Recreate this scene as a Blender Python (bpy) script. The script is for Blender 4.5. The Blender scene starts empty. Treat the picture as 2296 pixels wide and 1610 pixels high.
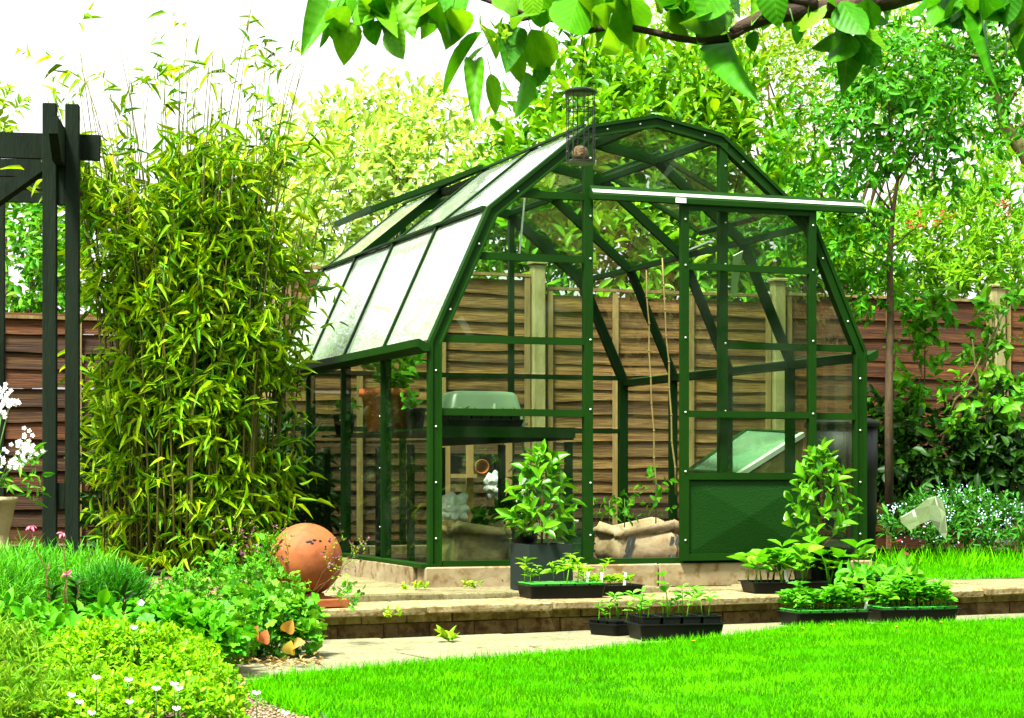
import bpy, bmesh, math, random
import numpy as np
from mathutils import Vector, Matrix

# ------------------------------------------------------------------ camera, sky, sun, exposure
S = bpy.context.scene
F = 4513.5            # focal length in pixels of a 2296 px wide frame
HY = 1070.7           # horizon row in that frame
CH = 0.72             # camera height above the lawn
cam = bpy.data.cameras.new('camera'); co = bpy.data.objects.new('camera', cam)
S.collection.objects.link(co); S.camera = co
co.location = (0, 0, CH); co.rotation_euler = (math.radians(90), 0, 0)
cam.sensor_width = 36; cam.lens = F / 2296 * 36; cam.shift_y = (HY - 805) / 2296
cam.clip_start = 0.05; cam.clip_end = 2000
cam.dof.use_dof = True; cam.dof.focus_distance = 10.6; cam.dof.aperture_fstop = 18.0

SUN_EL, SUN_AZ = math.radians(64), math.radians(212)      # azimuth measured clockwise from +Y
W = bpy.data.worlds.new('World'); S.world = W; W.use_nodes = True
wn = W.node_tree.nodes; wl = W.node_tree.links
sky = wn.new('ShaderNodeTexSky'); sky.sky_type = 'NISHITA'; sky.sun_disc = False
sky.sun_elevation = SUN_EL; sky.sun_rotation = SUN_AZ; sky.dust_density = 4.0; sky.air_density = 1.0
hs = wn.new('ShaderNodeHueSaturation'); hs.inputs['Saturation'].default_value = 0.03    # thin white cloud
wl.new(sky.outputs[0], hs.inputs['Color'])
bg = wn['Background']; bg.inputs['Strength'].default_value = 0.105
wl.new(hs.outputs[0], bg.inputs['Color'])
sun = bpy.data.lights.new('sun', 'SUN'); so = bpy.data.objects.new('sun', sun); S.collection.objects.link(so)
sun.energy = 4.0; sun.angle = math.radians(11); sun.color = (1, 0.96, 0.88)
sd = Vector((math.sin(SUN_AZ) * math.cos(SUN_EL), math.cos(SUN_AZ) * math.cos(SUN_EL), math.sin(SUN_EL)))
so.rotation_euler = sd.to_track_quat('Z', 'Y').to_euler()
S.view_settings.view_transform = 'Standard'; S.view_settings.look = 'None'
S.view_settings.exposure = 2.22; S.view_settings.gamma = 1; S.view_settings.use_curve_mapping = False
S.render.engine = 'CYCLES'
cy = S.cycles
cy.max_bounces = 8; cy.diffuse_bounces = 3; cy.glossy_bounces = 3; cy.transmission_bounces = 4
cy.transparent_max_bounces = 24; cy.caustics_reflective = False; cy.caustics_refractive = False
cy.use_denoising = True; cy.sample_clamp_indirect = 6

rng = np.random.default_rng(7); random.seed(7)
R = math.radians

# ------------------------------------------------------------------ helpers
def P(px, py, Y):
    return Vector(((px - 1148) / F * Y, Y, CH + (HY - py) / F * Y))
def PZ(px, py, z):
    Y = (CH - z) * F / (py - HY); return Vector(((px - 1148) / F * Y, Y, z))

def new_mesh(name, V, Fa, mat=None, smooth=False, rnd=None):
    me = bpy.data.meshes.new(name)
    V = np.asarray(V, dtype=np.float32).reshape(-1, 3)
    if isinstance(Fa, np.ndarray):
        k = Fa.shape[1]; nf = Fa.shape[0]
        me.vertices.add(len(V)); me.vertices.foreach_set('co', V.ravel())
        me.loops.add(nf * k); me.loops.foreach_set('vertex_index', Fa.astype(np.int32).ravel())
        me.polygons.add(nf); me.polygons.foreach_set('loop_start', np.arange(0, nf * k, k, dtype=np.int32))
        me.update(calc_edges=True)
    else:
        me.from_pydata([tuple(map(float, v)) for v in V], [], Fa); me.update()
    if smooth: me.polygons.foreach_set('use_smooth', np.ones(len(me.polygons), dtype=bool))
    if rnd is not None:
        a = me.attributes.new('rnd', 'FLOAT', 'POINT'); a.data.foreach_set('value', np.asarray(rnd, dtype=np.float32))
    if mat: me.materials.append(mat)
    return me

def link(name, data, parent=None):
    o = bpy.data.objects.new(name, data); S.collection.objects.link(o)
    if parent: o.parent = parent
    return o
def tag(o, label=None, cat=None, group=None, kind=None):
    if label: o['label'] = label
    if cat: o['category'] = cat
    if group: o['group'] = group
    if kind: o['kind'] = kind
    return o
def thing(name, label, cat, loc=(0, 0, 0), rz=0, group=None):
    o = link(name, None); o.location = loc; o.rotation_euler = (0, 0, rz); o.empty_display_size = .1
    return tag(o, label, cat, group)
def structure(name, loc=(0, 0, 0), rz=0):
    o = link(name, None); o.location = loc; o.rotation_euler = (0, 0, rz); o['kind'] = 'structure'; return o

class MB:
    """collects verts and faces of one mesh"""
    def __init__(s): s.v = []; s.f = []
    def add(s, V, Fa):
        n = len(s.v); s.v += [tuple(v) for v in V]; s.f += [tuple(i + n for i in f) for f in Fa]; return s
    def box(s, c, d, rz=0, ch=0.0):
        x, y, z = c; a, b, h = d[0] / 2, d[1] / 2, d[2] / 2
        ca, sa = math.cos(rz), math.sin(rz)
        if ch <= 0:
            pts = [(i * a, j * b, k * h) for k in (-1, 1) for j in (-1, 1) for i in (-1, 1)]
            fs = [(0, 2, 3, 1), (4, 5, 7, 6), (0, 1, 5, 4), (1, 3, 7, 5), (3, 2, 6, 7), (2, 0, 4, 6)]
        else:
            e = ch
            def ring(q, zz): return [(-a + q, -b, zz), (a - q, -b, zz), (a, -b + q, zz), (a, b - q, zz), (a - q, b, zz), (-a + q, b, zz), (-a, b - q, zz), (-a, -b + q, zz)]
            def inset(q, zz):
                return [(px * (a - q) / a, py * (b - q) / b, zz) for px, py, _ in ring(e, zz)]
            pts = inset(e, -h) + ring(e, -h + e) + ring(e, h - e) + inset(e, h)
            fs = [tuple(range(7, -1, -1)), tuple(range(24, 32))]
            for l in range(3):
                for i in range(8):
                    j = (i + 1) % 8; fs.append((l * 8 + i, l * 8 + j, l * 8 + 8 + j, l * 8 + 8 + i))
        return s.add([(x + px * ca - py * sa, y + px * sa + py * ca, z + pz) for px, py, pz in pts], fs)
    def bar(s, p, q, a, b, ref=(0, 0, 1)):
        p, q = Vector(p), Vector(q); d = (q - p).normalized(); ref = Vector(ref)
        sd_ = d.cross(ref)
        if sd_.length < 1e-5: sd_ = d.cross(Vector((1, 0, 0)))
        sd_.normalize(); up = sd_.cross(d).normalized()
        V = []
        for t in (p, q):
            for i, j in ((-1, -1), (1, -1), (1, 1), (-1, 1)): V.append(t + sd_ * (i * a / 2) + up * (j * b / 2))
        return s.add(V, [(0, 1, 2, 3), (7, 6, 5, 4), (0, 4, 5, 1), (1, 5, 6, 2), (2, 6, 7, 3), (3, 7, 4, 0)])
    def tube(s, pts, rad, n=6, cap=True):
        pts = [Vector(p) for p in pts]; m = len(pts)
        if not hasattr(rad, '__len__'): rad = [rad] * m
        V = []; prev = None
        for i in range(m):
            d = (pts[min(i + 1, m - 1)] - pts[max(i - 1, 0)]).normalized()
            ref = prev if prev is not None else (Vector((0, 0, 1)) if abs(d.z) < .9 else Vector((1, 0, 0)))
            u = (ref - d * ref.dot(d)).normalized(); prev = u; w = d.cross(u)
            for k in range(n):
                t = 2 * math.pi * k / n; V.append(pts[i] + (u * math.cos(t) + w * math.sin(t)) * rad[i])
        Fa = [(i * n + k, i * n + (k + 1) % n, (i + 1) * n + (k + 1) % n, (i + 1) * n + k) for i in range(m - 1) for k in range(n)]
        if cap: Fa += [tuple(range(n - 1, -1, -1)), tuple(range((m - 1) * n, m * n))]
        return s.add(V, Fa)
    def lathe(s, prof, n=20, c=(0, 0, 0)):
        V = []; m = len(prof)
        for r, z in prof:
            for k in range(n):
                t = 2 * math.pi * k / n; V.append((c[0] + r * math.cos(t), c[1] + r * math.sin(t), c[2] + z))
        Fa = [(i * n + k, i * n + (k + 1) % n, (i + 1) * n + (k + 1) % n, (i + 1) * n + k) for i in range(m - 1) for k in range(n)]
        if prof[0][0] > 1e-6: Fa.append(tuple(range(n - 1, -1, -1)))
        if prof[-1][0] > 1e-6: Fa.append(tuple(range((m - 1) * n, m * n)))
        return s.add(V, Fa)
    def rloft(s, rings, cr=.01, c=(0, 0, 0), seg=3, cap0=True, cap1=True):
        """stack of rounded rectangles: (half x, half y, z)"""
        V = []; n = 4 * (seg + 1)
        for hx, hy, z in rings:
            r = min(cr, hx * .9, hy * .9)
            for q, (sx, sy) in enumerate(((1, 1), (-1, 1), (-1, -1), (1, -1))):
                for k in range(seg + 1):
                    t = math.pi / 2 * (q + k / seg)
                    V.append((c[0] + sx * (hx - r) + r * math.cos(t), c[1] + sy * (hy - r) + r * math.sin(t), c[2] + z))
        m = len(rings)
        Fa = [(i * n + k, i * n + (k + 1) % n, (i + 1) * n + (k + 1) % n, (i + 1) * n + k) for i in range(m - 1) for k in range(n)]
        if cap0: Fa.append(tuple(range(n - 1, -1, -1)))
        if cap1: Fa.append(tuple(range((m - 1) * n, m * n)))
        return s.add(V, Fa)
    def mesh(s, name, mat, smooth=False): return new_mesh(name, s.v, s.f, mat, smooth)
    def build(s, name, mat, parent=None, smooth=False, label=None):
        o = link(name, s.mesh(name, mat, smooth), parent)
        if label: o['label'] = label
        return o

def jit(V, a, seed=0):
    r = np.random.default_rng(seed); V = np.asarray(V, float); return V + r.normal(0, a, V.shape)

# ------------------------------------------------------------------ materials
def mat_new(name):
    m = bpy.data.materials.new(name); m.use_nodes = True
    return m, m.node_tree.nodes, m.node_tree.links
def ramp(nodes, cols, pos=None):
    r = nodes.new('ShaderNodeValToRGB'); e = r.color_ramp.elements
    n = len(cols); pos = pos or [i / max(1, n - 1) for i in range(n)]
    while len(e) < n: e.new(.5)
    for i in range(n): e[i].position = pos[i]; e[i].color = (*cols[i], 1)
    return r

def leaf_mat(name, cols, trans=.35, rough=.45, spec=.35, pos=None, tint=(1.25, 1.0, .5)):
    m, N, L = mat_new(name)
    at = N.new('ShaderNodeAttribute'); at.attribute_name = 'rnd'
    oi = N.new('ShaderNodeObjectInfo')
    ad = N.new('ShaderNodeMath'); ad.operation = 'ADD'; fr = N.new('ShaderNodeMath'); fr.operation = 'FRACT'
    L.new(at.outputs['Fac'], ad.inputs[0]); L.new(oi.outputs['Random'], ad.inputs[1]); L.new(ad.outputs[0], fr.inputs[0])
    if all(c[1] > c[0] * .95 and c[1] > c[2] * 1.3 for c in cols):
        cols = [(c[0] * (1.05 if c[0] < .35 * c[1] else 1.0 if c[0] < .7 * c[1] else .9), c[1], c[2] * .45) for c in cols]; spec *= .45
    r = ramp(N, cols, pos); L.new(fr.outputs[0], r.inputs[0])
    p = N['Principled BSDF']; p.inputs['Roughness'].default_value = rough; p.inputs['Specular IOR Level'].default_value = spec
    L.new(r.outputs[0], p.inputs['Base Color'])
    t = N.new('ShaderNodeBsdfTranslucent')
    mu = N.new('ShaderNodeMix'); mu.data_type = 'RGBA'; mu.blend_type = 'MULTIPLY'; mu.inputs['Factor'].default_value = 1
    L.new(r.outputs[0], mu.inputs[6]); mu.inputs[7].default_value = (*tint, 1); L.new(mu.outputs[2], t.inputs['Color'])
    mx = N.new('ShaderNodeMixShader'); mx.inputs[0].default_value = trans
    L.new(p.outputs[0], mx.inputs[1]); L.new(t.outputs[0], mx.inputs[2])
    L.new(mx.outputs[0], N['Material Output'].inputs['Surface'])
    return m

GAIN = .74          # measured albedos sit a little under the first guesses below
def rough_mat(name, cols, scale=8, rough=.85, bump=.3, pos=None, stretch=(1, 1, 1), detail=6, spec=.3, objvar=.0, bscale=None, metallic=0, fine=None):
    m, N, L = mat_new(name); cols = [tuple(v * GAIN for v in c) for c in cols]
    tc = N.new('ShaderNodeTexCoord'); mp = N.new('ShaderNodeMapping'); mp.inputs['Scale'].default_value = stretch
    L.new(tc.outputs['Object'], mp.inputs['Vector'])
    oi = N.new('ShaderNodeObjectInfo'); of = N.new('ShaderNodeVectorMath'); of.operation = 'SCALE'; of.inputs[0].default_value = (37, 51, 29)
    L.new(oi.outputs['Random'], of.inputs['Scale']); L.new(of.outputs[0], mp.inputs['Location'])
    nz = N.new('ShaderNodeTexNoise'); nz.inputs['Scale'].default_value = scale; nz.inputs['Detail'].default_value = detail
    nz.inputs['Roughness'].default_value = .62
    L.new(mp.outputs[0], nz.inputs['Vector'])
    r = ramp(N, cols, pos or [.25 + .5 * i / max(1, len(cols) - 1) for i in range(len(cols))])
    L.new(nz.outputs['Fac'], r.inputs[0])
    out = r.outputs[0]
    if fine:
        n3 = N.new('ShaderNodeTexNoise'); n3.inputs['Scale'].default_value = fine[0]; n3.inputs['Detail'].default_value = 3
        L.new(mp.outputs[0], n3.inputs['Vector'])
        r3 = ramp(N, [fine[1], (1, 1, 1)], [fine[2], fine[2] + .12]); L.new(n3.outputs['Fac'], r3.inputs[0])
        m3 = N.new('ShaderNodeMix'); m3.data_type = 'RGBA'; m3.blend_type = 'MULTIPLY'; m3.inputs['Factor'].default_value = 1
        L.new(out, m3.inputs[6]); L.new(r3.outputs[0], m3.inputs[7]); out = m3.outputs[2]
    if objvar:
        hv = N.new('ShaderNodeHueSaturation'); ma = N.new('ShaderNodeMapRange')
        ma.inputs['To Min'].default_value = 1 - objvar; ma.inputs['To Max'].default_value = 1 + objvar
        L.new(oi.outputs['Random'], ma.inputs['Value']); L.new(ma.outputs[0], hv.inputs['Value']); L.new(out, hv.inputs['Color']); out = hv.outputs[0]
    p = N['Principled BSDF']; p.inputs['Roughness'].default_value = rough; p.inputs['Specular IOR Level'].default_value = spec
    p.inputs['Metallic'].default_value = metallic
    L.new(out, p.inputs['Base Color'])
    if bump:
        n2 = N.new('ShaderNodeTexNoise'); n2.inputs['Scale'].default_value = bscale or scale * 6; n2.inputs['Detail'].default_value = 5
        L.new(mp.outputs[0], n2.inputs['Vector'])
        b = N.new('ShaderNodeBump'); b.inputs['Strength'].default_value = bump; b.inputs['Distance'].default_value = .01
        L.new(n2.outputs['Fac'], b.inputs['Height']); L.new(b.outputs[0], p.inputs['Normal'])
    return m

def glass_mat(name, tint, bump=.0, bscale=3, f0=.05, rough=.0, dirt=0.0, stretch=(1, 1, 1), sky_film=0.0, graze=1.0):
    m, N, L = mat_new(name); N.remove(N['Principled BSDF'])
    tr = N.new('ShaderNodeBsdfTransparent'); tr.inputs[0].default_value = (*tint, 1)
    gl = N.new('ShaderNodeBsdfGlossy'); gl.inputs['Roughness'].default_value = rough; gl.inputs['Color'].default_value = (.95, 1, .97, 1)
    lw = N.new('ShaderNodeLayerWeight'); lw.inputs['Blend'].default_value = .5
    if bump:
        tc = N.new('ShaderNodeTexCoord'); mp = N.new('ShaderNodeMapping'); mp.inputs['Scale'].default_value = stretch
        oi = N.new('ShaderNodeObjectInfo'); of = N.new('ShaderNodeVectorMath'); of.operation = 'SCALE'; of.inputs[0].default_value = (37, 51, 29)
        L.new(oi.outputs['Random'], of.inputs['Scale']); L.new(of.outputs[0], mp.inputs['Location'])
        L.new(tc.outputs['Object'], mp.inputs['Vector'])
        nz = N.new('ShaderNodeTexNoise'); nz.inputs['Scale'].default_value = bscale; nz.inputs['Detail'].default_value = 2.5
        L.new(mp.outputs[0], nz.inputs['Vector'])
        b = N.new('ShaderNodeBump'); b.inputs['Strength'].default_value = bump; b.inputs['Distance'].default_value = .02
        L.new(nz.outputs['Fac'], b.inputs['Height']); L.new(b.outputs[0], gl.inputs['Normal'])
    pw = N.new('ShaderNodeMath'); pw.operation = 'POWER'; pw.inputs[1].default_value = 5; L.new(lw.outputs['Facing'], pw.inputs[0])
    ml = N.new('ShaderNodeMath'); ml.operation = 'MULTIPLY_ADD'; ml.inputs[1].default_value = (1 - f0) * graze; ml.inputs[2].default_value = f0
    L.new(pw.outputs[0], ml.inputs[0])
    mx = N.new('ShaderNodeMixShader'); L.new(ml.outputs[0], mx.inputs[0]); L.new(tr.outputs[0], mx.inputs[1]); L.new(gl.outputs[0], mx.inputs[2])
    out = mx.outputs[0]
    if dirt:
        df = N.new('ShaderNodeBsdfDiffuse'); df.inputs[0].default_value = (.4, .5, .36, 1)
        tc2 = N.new('ShaderNodeTexCoord'); n2 = N.new('ShaderNodeTexNoise'); n2.inputs['Scale'].default_value = 5; n2.inputs['Detail'].default_value = 6
        L.new(tc2.outputs['Object'], n2.inputs['Vector'])
        r = ramp(N, [(sky_film,) * 3, (dirt + sky_film,) * 3], [.4, .75]); L.new(n2.outputs['Fac'], r.inputs[0])
        m2 = N.new('ShaderNodeMixShader'); L.new(r.outputs[0], m2.inputs[0]); L.new(out, m2.inputs[1]); L.new(df.outputs[0], m2.inputs[2]); out = m2.outputs[0]
    L.new(out, N['Material Output'].inputs['Surface'])
    return m

M = {}
M['lawn'] = leaf_mat('lawn_blades', [(.015, .13, .001), (.04, .27, .001), (.06, .38, .001), (.08, .44, .001), (.12, .5, .002)], .3, .6, .03, [0, .2, .45, .7, 1])
M['lawn_soil'] = rough_mat('lawn_thatch', [(.01, .06, .001), (.03, .12, .002), (.02, .09, .002)], 6, .95, .4)
M['soil'] = rough_mat('bed_soil', [(.035, .022, .01), (.09, .055, .025), (.05, .03, .012), (.12, .08, .035)], 14, .95, .8)
M['paving'] = rough_mat('paving_stone', [(.07, .07, .02), (.15, .135, .052), (.22, .2, .09), (.1, .1, .032)], 5, .85, .35, objvar=.12, fine=(60, (.55, .5, .35), .36))
M['path'] = rough_mat('path_stone', [(.12, .12, .05), (.19, .19, .095), (.25, .245, .13)], 4, .85, .3, objvar=.1, fine=(45, (.6, .58, .42), .35))
M['coping'] = rough_mat('coping_stone', [(.12, .085, .028), (.23, .18, .07), (.32, .27, .125), (.18, .135, .045)], 7, .88, .45, objvar=.1, fine=(38, (.62, .52, .36), .38))
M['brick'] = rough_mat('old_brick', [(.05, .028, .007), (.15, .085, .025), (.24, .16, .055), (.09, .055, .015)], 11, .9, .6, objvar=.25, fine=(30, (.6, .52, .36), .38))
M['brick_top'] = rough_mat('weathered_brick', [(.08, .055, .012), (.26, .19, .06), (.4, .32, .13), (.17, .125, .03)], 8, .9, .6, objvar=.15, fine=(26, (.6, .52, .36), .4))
M['mortar'] = rough_mat('mortar', [(.08, .058, .02), (.15, .115, .045)], 10, .95, .4)
M['concrete'] = rough_mat('plinth_concrete', [(.17, .12, .05), (.28, .22, .11), (.36, .31, .17)], 5, .88, .25, objvar=.06, fine=(18, (.62, .5, .3), .34))
M['gravel'] = rough_mat('gravel', [(.06, .04, .02), (.15, .11, .06), (.1, .07, .03)], 3, .8, .2, objvar=.3)
M['frame'] = rough_mat('green_frame_paint', [(.003, .025, .0005), (.005, .034, .0007), (.007, .042, .0009)], 3, .5, .12, bscale=220, spec=.1)
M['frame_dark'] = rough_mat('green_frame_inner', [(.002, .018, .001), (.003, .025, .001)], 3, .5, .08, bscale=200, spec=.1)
M['panel'] = rough_mat('green_door_panel', [(.003, .032, .001), (.004, .04, .001)], 2, .45, .5, bscale=160, spec=.12)
M['rubber'] = rough_mat('black_rubber', [(.008, .012, .006), (.012, .016, .01)], 5, .6, 0)
M['bolt'] = rough_mat('zinc_bolt', [(.7, .75, .65), (.8, .85, .75)], 5, .3, 0, metallic=.4)
M['alu'] = rough_mat('bare_aluminium', [(.75, .8, .75), (.85, .9, .85)], 5, .35, 0, metallic=.3)
M['strip'] = rough_mat('rail_highlight', [(.16, .26, .14), (.4, .46, .38), (.55, .6, .5)], 4, .4, 0, stretch=(.6, 1, 1))  # pale colour paints the sky highlight along the door rail
M['glass_roof'] = glass_mat('roof_glass', (.93, .97, .92), .3, 5.5, .08, .015, .015, (1, 1, .45))
M['glass'] = glass_mat('wall_glass', (.9, .95, .88), .06, 2.0, .035, .0, .012)
M['glass_sky_white'] = glass_mat('sky_white_roof_glass', (.88, .94, .87), .3, 5.5, .1, .02, .06, (1.3, .45, 1.5), sky_film=.27)  # diffuse white paints the bright sky reflection into the lower left roof panes
M['glass_upper'] = glass_mat('upper_roof_glass', (.9, .95, .88), .3, 5.5, .08, .02, .06, (1.3, .45, 1.5), sky_film=.12)  # weaker painted sky white for the upper left panes
M['glass_left'] = glass_mat('left_wall_glass', (.86, .92, .8), .04, 2.0, .015, .0, .01, graze=.35)  # left wall panes: deeper tint, weaker grazing reflection
M['fence_pale'] = rough_mat('bleached_fence_board', [(.03, .013, .003), (.1, .05, .01), (.22, .13, .032), (.06, .029, .006)], 3.2, .85, .5, stretch=(.3, 4, 6), objvar=.3, fine=(22, (.6, .5, .36), .4))
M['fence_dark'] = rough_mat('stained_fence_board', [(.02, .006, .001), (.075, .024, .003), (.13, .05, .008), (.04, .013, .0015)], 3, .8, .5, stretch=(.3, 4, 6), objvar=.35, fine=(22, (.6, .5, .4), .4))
M['fence_low'] = rough_mat('dark_fence_board', [(.012, .005, .001), (.04, .018, .004), (.085, .042, .01), (.025, .011, .002)], 3, .85, .5, stretch=(.22, 4, 7), objvar=.3, fine=(12, (.5, .42, .35), .38))  # darkest boards, low behind the greenhouse and most of the left panels
M['batten'] = rough_mat('fence_batten', [(.12, .08, .02), (.24, .17, .055), (.34, .26, .1)], 5, .85, .4, stretch=(4, 4, .5), objvar=.15)
M['post'] = rough_mat('fence_post', [(.14, .125, .045), (.27, .25, .1), (.36, .34, .16)], 4, .85, .4, stretch=(3, 3, .8), objvar=.1)
M['pergola'] = rough_mat('pergola_stain', [(.003, .008, .004), (.006, .013, .006), (.01, .019, .008)], 4, .8, .5, stretch=(5, 5, .6), objvar=.12, spec=.08)
M['terracotta'] = rough_mat('terracotta', [(.16, .035, .005), (.27, .075, .012), (.34, .13, .03)], 4, .75, .25, fine=(16, (.85, .78, .7), .36))
M['terracotta_in'] = rough_mat('terracotta_pot', [(.42, .09, .012), (.52, .15, .03)], 4, .75, .2)
M['black'] = rough_mat('black_plastic', [(.003, .004, .003), (.007, .009, .007)], 6, .5, .05, spec=.15)
M['slate'] = rough_mat('slate_planter', [(.012, .021, .015), (.017, .029, .021)], 4, .75, .15, spec=.1)
M['tray_green'] = rough_mat('green_plastic_cells', [(.05, .42, .03), (.08, .5, .05)], 5, .4, 0, spec=.4)
M['label'] = rough_mat('white_label', [(.75, .78, .7), (.82, .84, .78)], 4, .5, 0)
M['compost'] = rough_mat('compost', [(.02, .013, .006), (.06, .04, .018)], 30, .95, .9)
M['bag'] = rough_mat('kraft_sack', [(.2, .13, .05), (.5, .38, .2), (.68, .56, .34)], 7, .75, 1, bscale=14)
M['bag_dark'] = rough_mat('dark_sack', [(.04, .03, .008), (.12, .095, .03), (.2, .17, .065)], 7, .6, 1, bscale=13)
M['bag_grey'] = rough_mat('grey_sack_print', [(.06, .07, .06), (.13, .15, .13)], 6, .6, .3)
M['white_bag'] = rough_mat('white_polythene', [(.6, .68, .62), (.8, .85, .8)], 3, .35, .3, bscale=12, spec=.5)
M['pine'] = rough_mat('pale_timber', [(.36, .22, .07), (.5, .34, .13)], 5, .7, .25, stretch=(4, 4, .6))
M['lid'] = rough_mat('propagator_plastic', [(.1, .19, .09), (.16, .26, .14)], 3, .35, .1, spec=.5)
M['crate'] = rough_mat('green_crate', [(.004, .06, .02), (.006, .08, .03)], 4, .5, 0)
M['cane'] = rough_mat('bamboo_cane', [(.2, .13, .035), (.34, .25, .08)], 12, .6, .1)
M['bark'] = rough_mat('bark', [(.03, .02, .008), (.09, .06, .022), (.13, .1, .04)], 12, .9, .8, stretch=(3, 3, .7))
M['bark_moss'] = rough_mat('mossy_bark', [(.07, .06, .015), (.16, .15, .04), (.26, .25, .08)], 12, .9, .8)
M['bark_apple'] = rough_mat('apple_bark', [(.008, .004, .001), (.025, .012, .003), (.05, .026, .008), (.11, .1, .03)], 9, .85, .8, pos=[.25, .45, .6, .75])
M['bark_thin'] = rough_mat('twig_bark', [(.05, .035, .01), (.13, .09, .03)], 12, .85, .4)
M['culm'] = rough_mat('bamboo_culm', [(.06, .06, .008), (.13, .13, .02), (.04, .05, .008)], 6, .5, .1)
M['stem'] = rough_mat('green_stem', [(.06, .17, .02), (.12, .26, .04)], 9, .6, 0)
M['stem_red'] = rough_mat('red_stem', [(.1, .05, .02), (.18, .08, .03)], 9, .6, 0)
M['stone'] = rough_mat('urn_stone', [(.18, .15, .05), (.34, .29, .12), (.42, .38, .18)], 6, .9, .5)
M['compostbin'] = rough_mat('black_bin', [(.003, .005, .005), (.008, .011, .01)], 3, .5, .2, spec=.12, stretch=(6, 6, .6))
M['fleece'] = rough_mat('polythene_cloche', [(.05, .09, .025), (.1, .14, .055)], 4, .4, .3)
M['ball'] = rough_mat('fat_ball', [(.12, .07, .03), (.3, .2, .1), (.2, .12, .06)], 40, .9, .9)
M['feeder'] = rough_mat('feeder_metal', [(.012, .014, .01), (.02, .022, .016)], 8, .45, 0, spec=.5)
M['coldglass'] = rough_mat('dirty_cold_frame_glass', [(.09, .2, .13), (.14, .28, .18), (.22, .36, .24)], 3, .18, .05, spec=.6)
# foliage
M['bamboo'] = leaf_mat('bamboo_leaf', [(.03, .16, .002), (.14, .37, .003), (.3, .52, .004), (.06, .26, .002), (.44, .6, .006), (.2, .45, .004), (.02, .11, .002), (.38, .5, .006)], .45)
M['laurel'] = leaf_mat('laurel_leaf', [(.025, .13, .003), (.08, .3, .005), (.15, .42, .008), (.05, .22, .004), (.26, .5, .015)], .35, .35, .4)
M['dogwood'] = leaf_mat('variegated_leaf', [(.18, .38, .05), (.34, .54, .16), (.5, .66, .36), (.13, .33, .03), (.56, .68, .46)], .4)
M['airy'] = leaf_mat('airy_leaf', [(.1, .3, .012), (.2, .42, .02), (.3, .48, .06), (.13, .34, .015)], .45)
M['rowan'] = leaf_mat('rowan_leaf', [(.015, .13, .004), (.04, .25, .008), (.08, .35, .014), (.01, .085, .004)], .38)
M['willow'] = leaf_mat('willow_leaf', [(.09, .32, .01), (.18, .44, .02), (.06, .25, .01), (.25, .48, .04)], .4)
M['climber'] = leaf_mat('climber_leaf', [(.03, .2, .008), (.07, .31, .012), (.13, .36, .02), (.02, .13, .006)], .35)
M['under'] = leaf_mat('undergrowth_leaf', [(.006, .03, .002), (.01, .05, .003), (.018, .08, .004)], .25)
M['bay'] = leaf_mat('bay_leaf', [(.03, .17, .004), (.06, .26, .008), (.11, .35, .016), (.04, .2, .006)], .3, .32, .5)
M['apple'] = leaf_mat('apple_leaf', [(.02, .17, .006), (.06, .28, .008), (.03, .2, .008), (.15, .4, .012), (.01, .1, .008), (.04, .24, .008)], .45, .45, .3)
def add_veins(m):
    N, L = m.node_tree.nodes, m.node_tree.links
    def mth(op, a, b=None):
        q = N.new('ShaderNodeMath'); q.operation = op
        for k, v in enumerate((a, b)):
            if v is None: continue
            if isinstance(v, (int, float)): q.inputs[k].default_value = v
            else: L.new(v, q.inputs[k])
        return q.outputs[0]
    tc = N.new('ShaderNodeTexCoord'); sx = N.new('ShaderNodeSeparateXYZ'); L.new(tc.outputs['Object'], sx.inputs[0])
    ax = mth('ABSOLUTE', sx.outputs['X']); w = mth('SINE', mth('MULTIPLY', mth('SUBTRACT', sx.outputs['Y'], mth('MULTIPLY', ax, .75)), 40))
    v = mth('MAXIMUM', mth('MULTIPLY', mth('SUBTRACT', w, .86), 5), mth('LESS_THAN', ax, .014)); v = mth('MINIMUM', mth('MAXIMUM', v, 0), 1)
    nz = N.new('ShaderNodeTexNoise'); nz.inputs['Scale'].default_value = 3.5; nz.inputs['Detail'].default_value = 4; L.new(tc.outputs['Object'], nz.inputs['Vector'])
    rp = [n for n in N if n.type == 'VALTORGB'][0]; outs = [l.to_socket for l in rp.outputs[0].links]
    mx = N.new('ShaderNodeMix'); mx.data_type = 'RGBA'; L.new(mth('MULTIPLY', v, .16), mx.inputs['Factor']); L.new(rp.outputs[0], mx.inputs[6]); mx.inputs[7].default_value = (.22, .46, .04, 1)
    hv = N.new('ShaderNodeHueSaturation'); L.new(mx.outputs[2], hv.inputs['Color']); L.new(mth('ADD', mth('MULTIPLY', nz.outputs['Fac'], 1.0), .5), hv.inputs['Value'])
    for s_ in outs: L.new(hv.outputs[0], s_)
    b = N.new('ShaderNodeBump'); b.inputs['Strength'].default_value = .12; b.inputs['Distance'].default_value = .004; L.new(w, b.inputs['Height']); L.new(b.outputs[0], N['Principled BSDF'].inputs['Normal'])
add_veins(M['apple'])
M['gold'] = leaf_mat('golden_leaf', [(.13, .4, .004), (.22, .5, .006), (.17, .45, .005), (.06, .28, .004), (.3, .54, .01)], .35)
M['feathery'] = leaf_mat('feathery_leaf', [(.03, .24, .006), (.06, .36, .01), (.1, .42, .015), (.03, .2, .006)], .35)
M['thrift'] = leaf_mat('thrift_leaf', [(.015, .14, .008), (.025, .2, .01), (.04, .24, .012)], .3)
M['heuchera'] = leaf_mat('lobed_leaf', [(.015, .11, .004), (.05, .27, .01), (.09, .36, .02), (.14, .42, .04), (.03, .19, .006)], .3)
M['heuchera_rust'] = leaf_mat('rust_leaf', [(.45, .24, .04), (.5, .16, .06), (.42, .36, .04)], .3)
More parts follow.
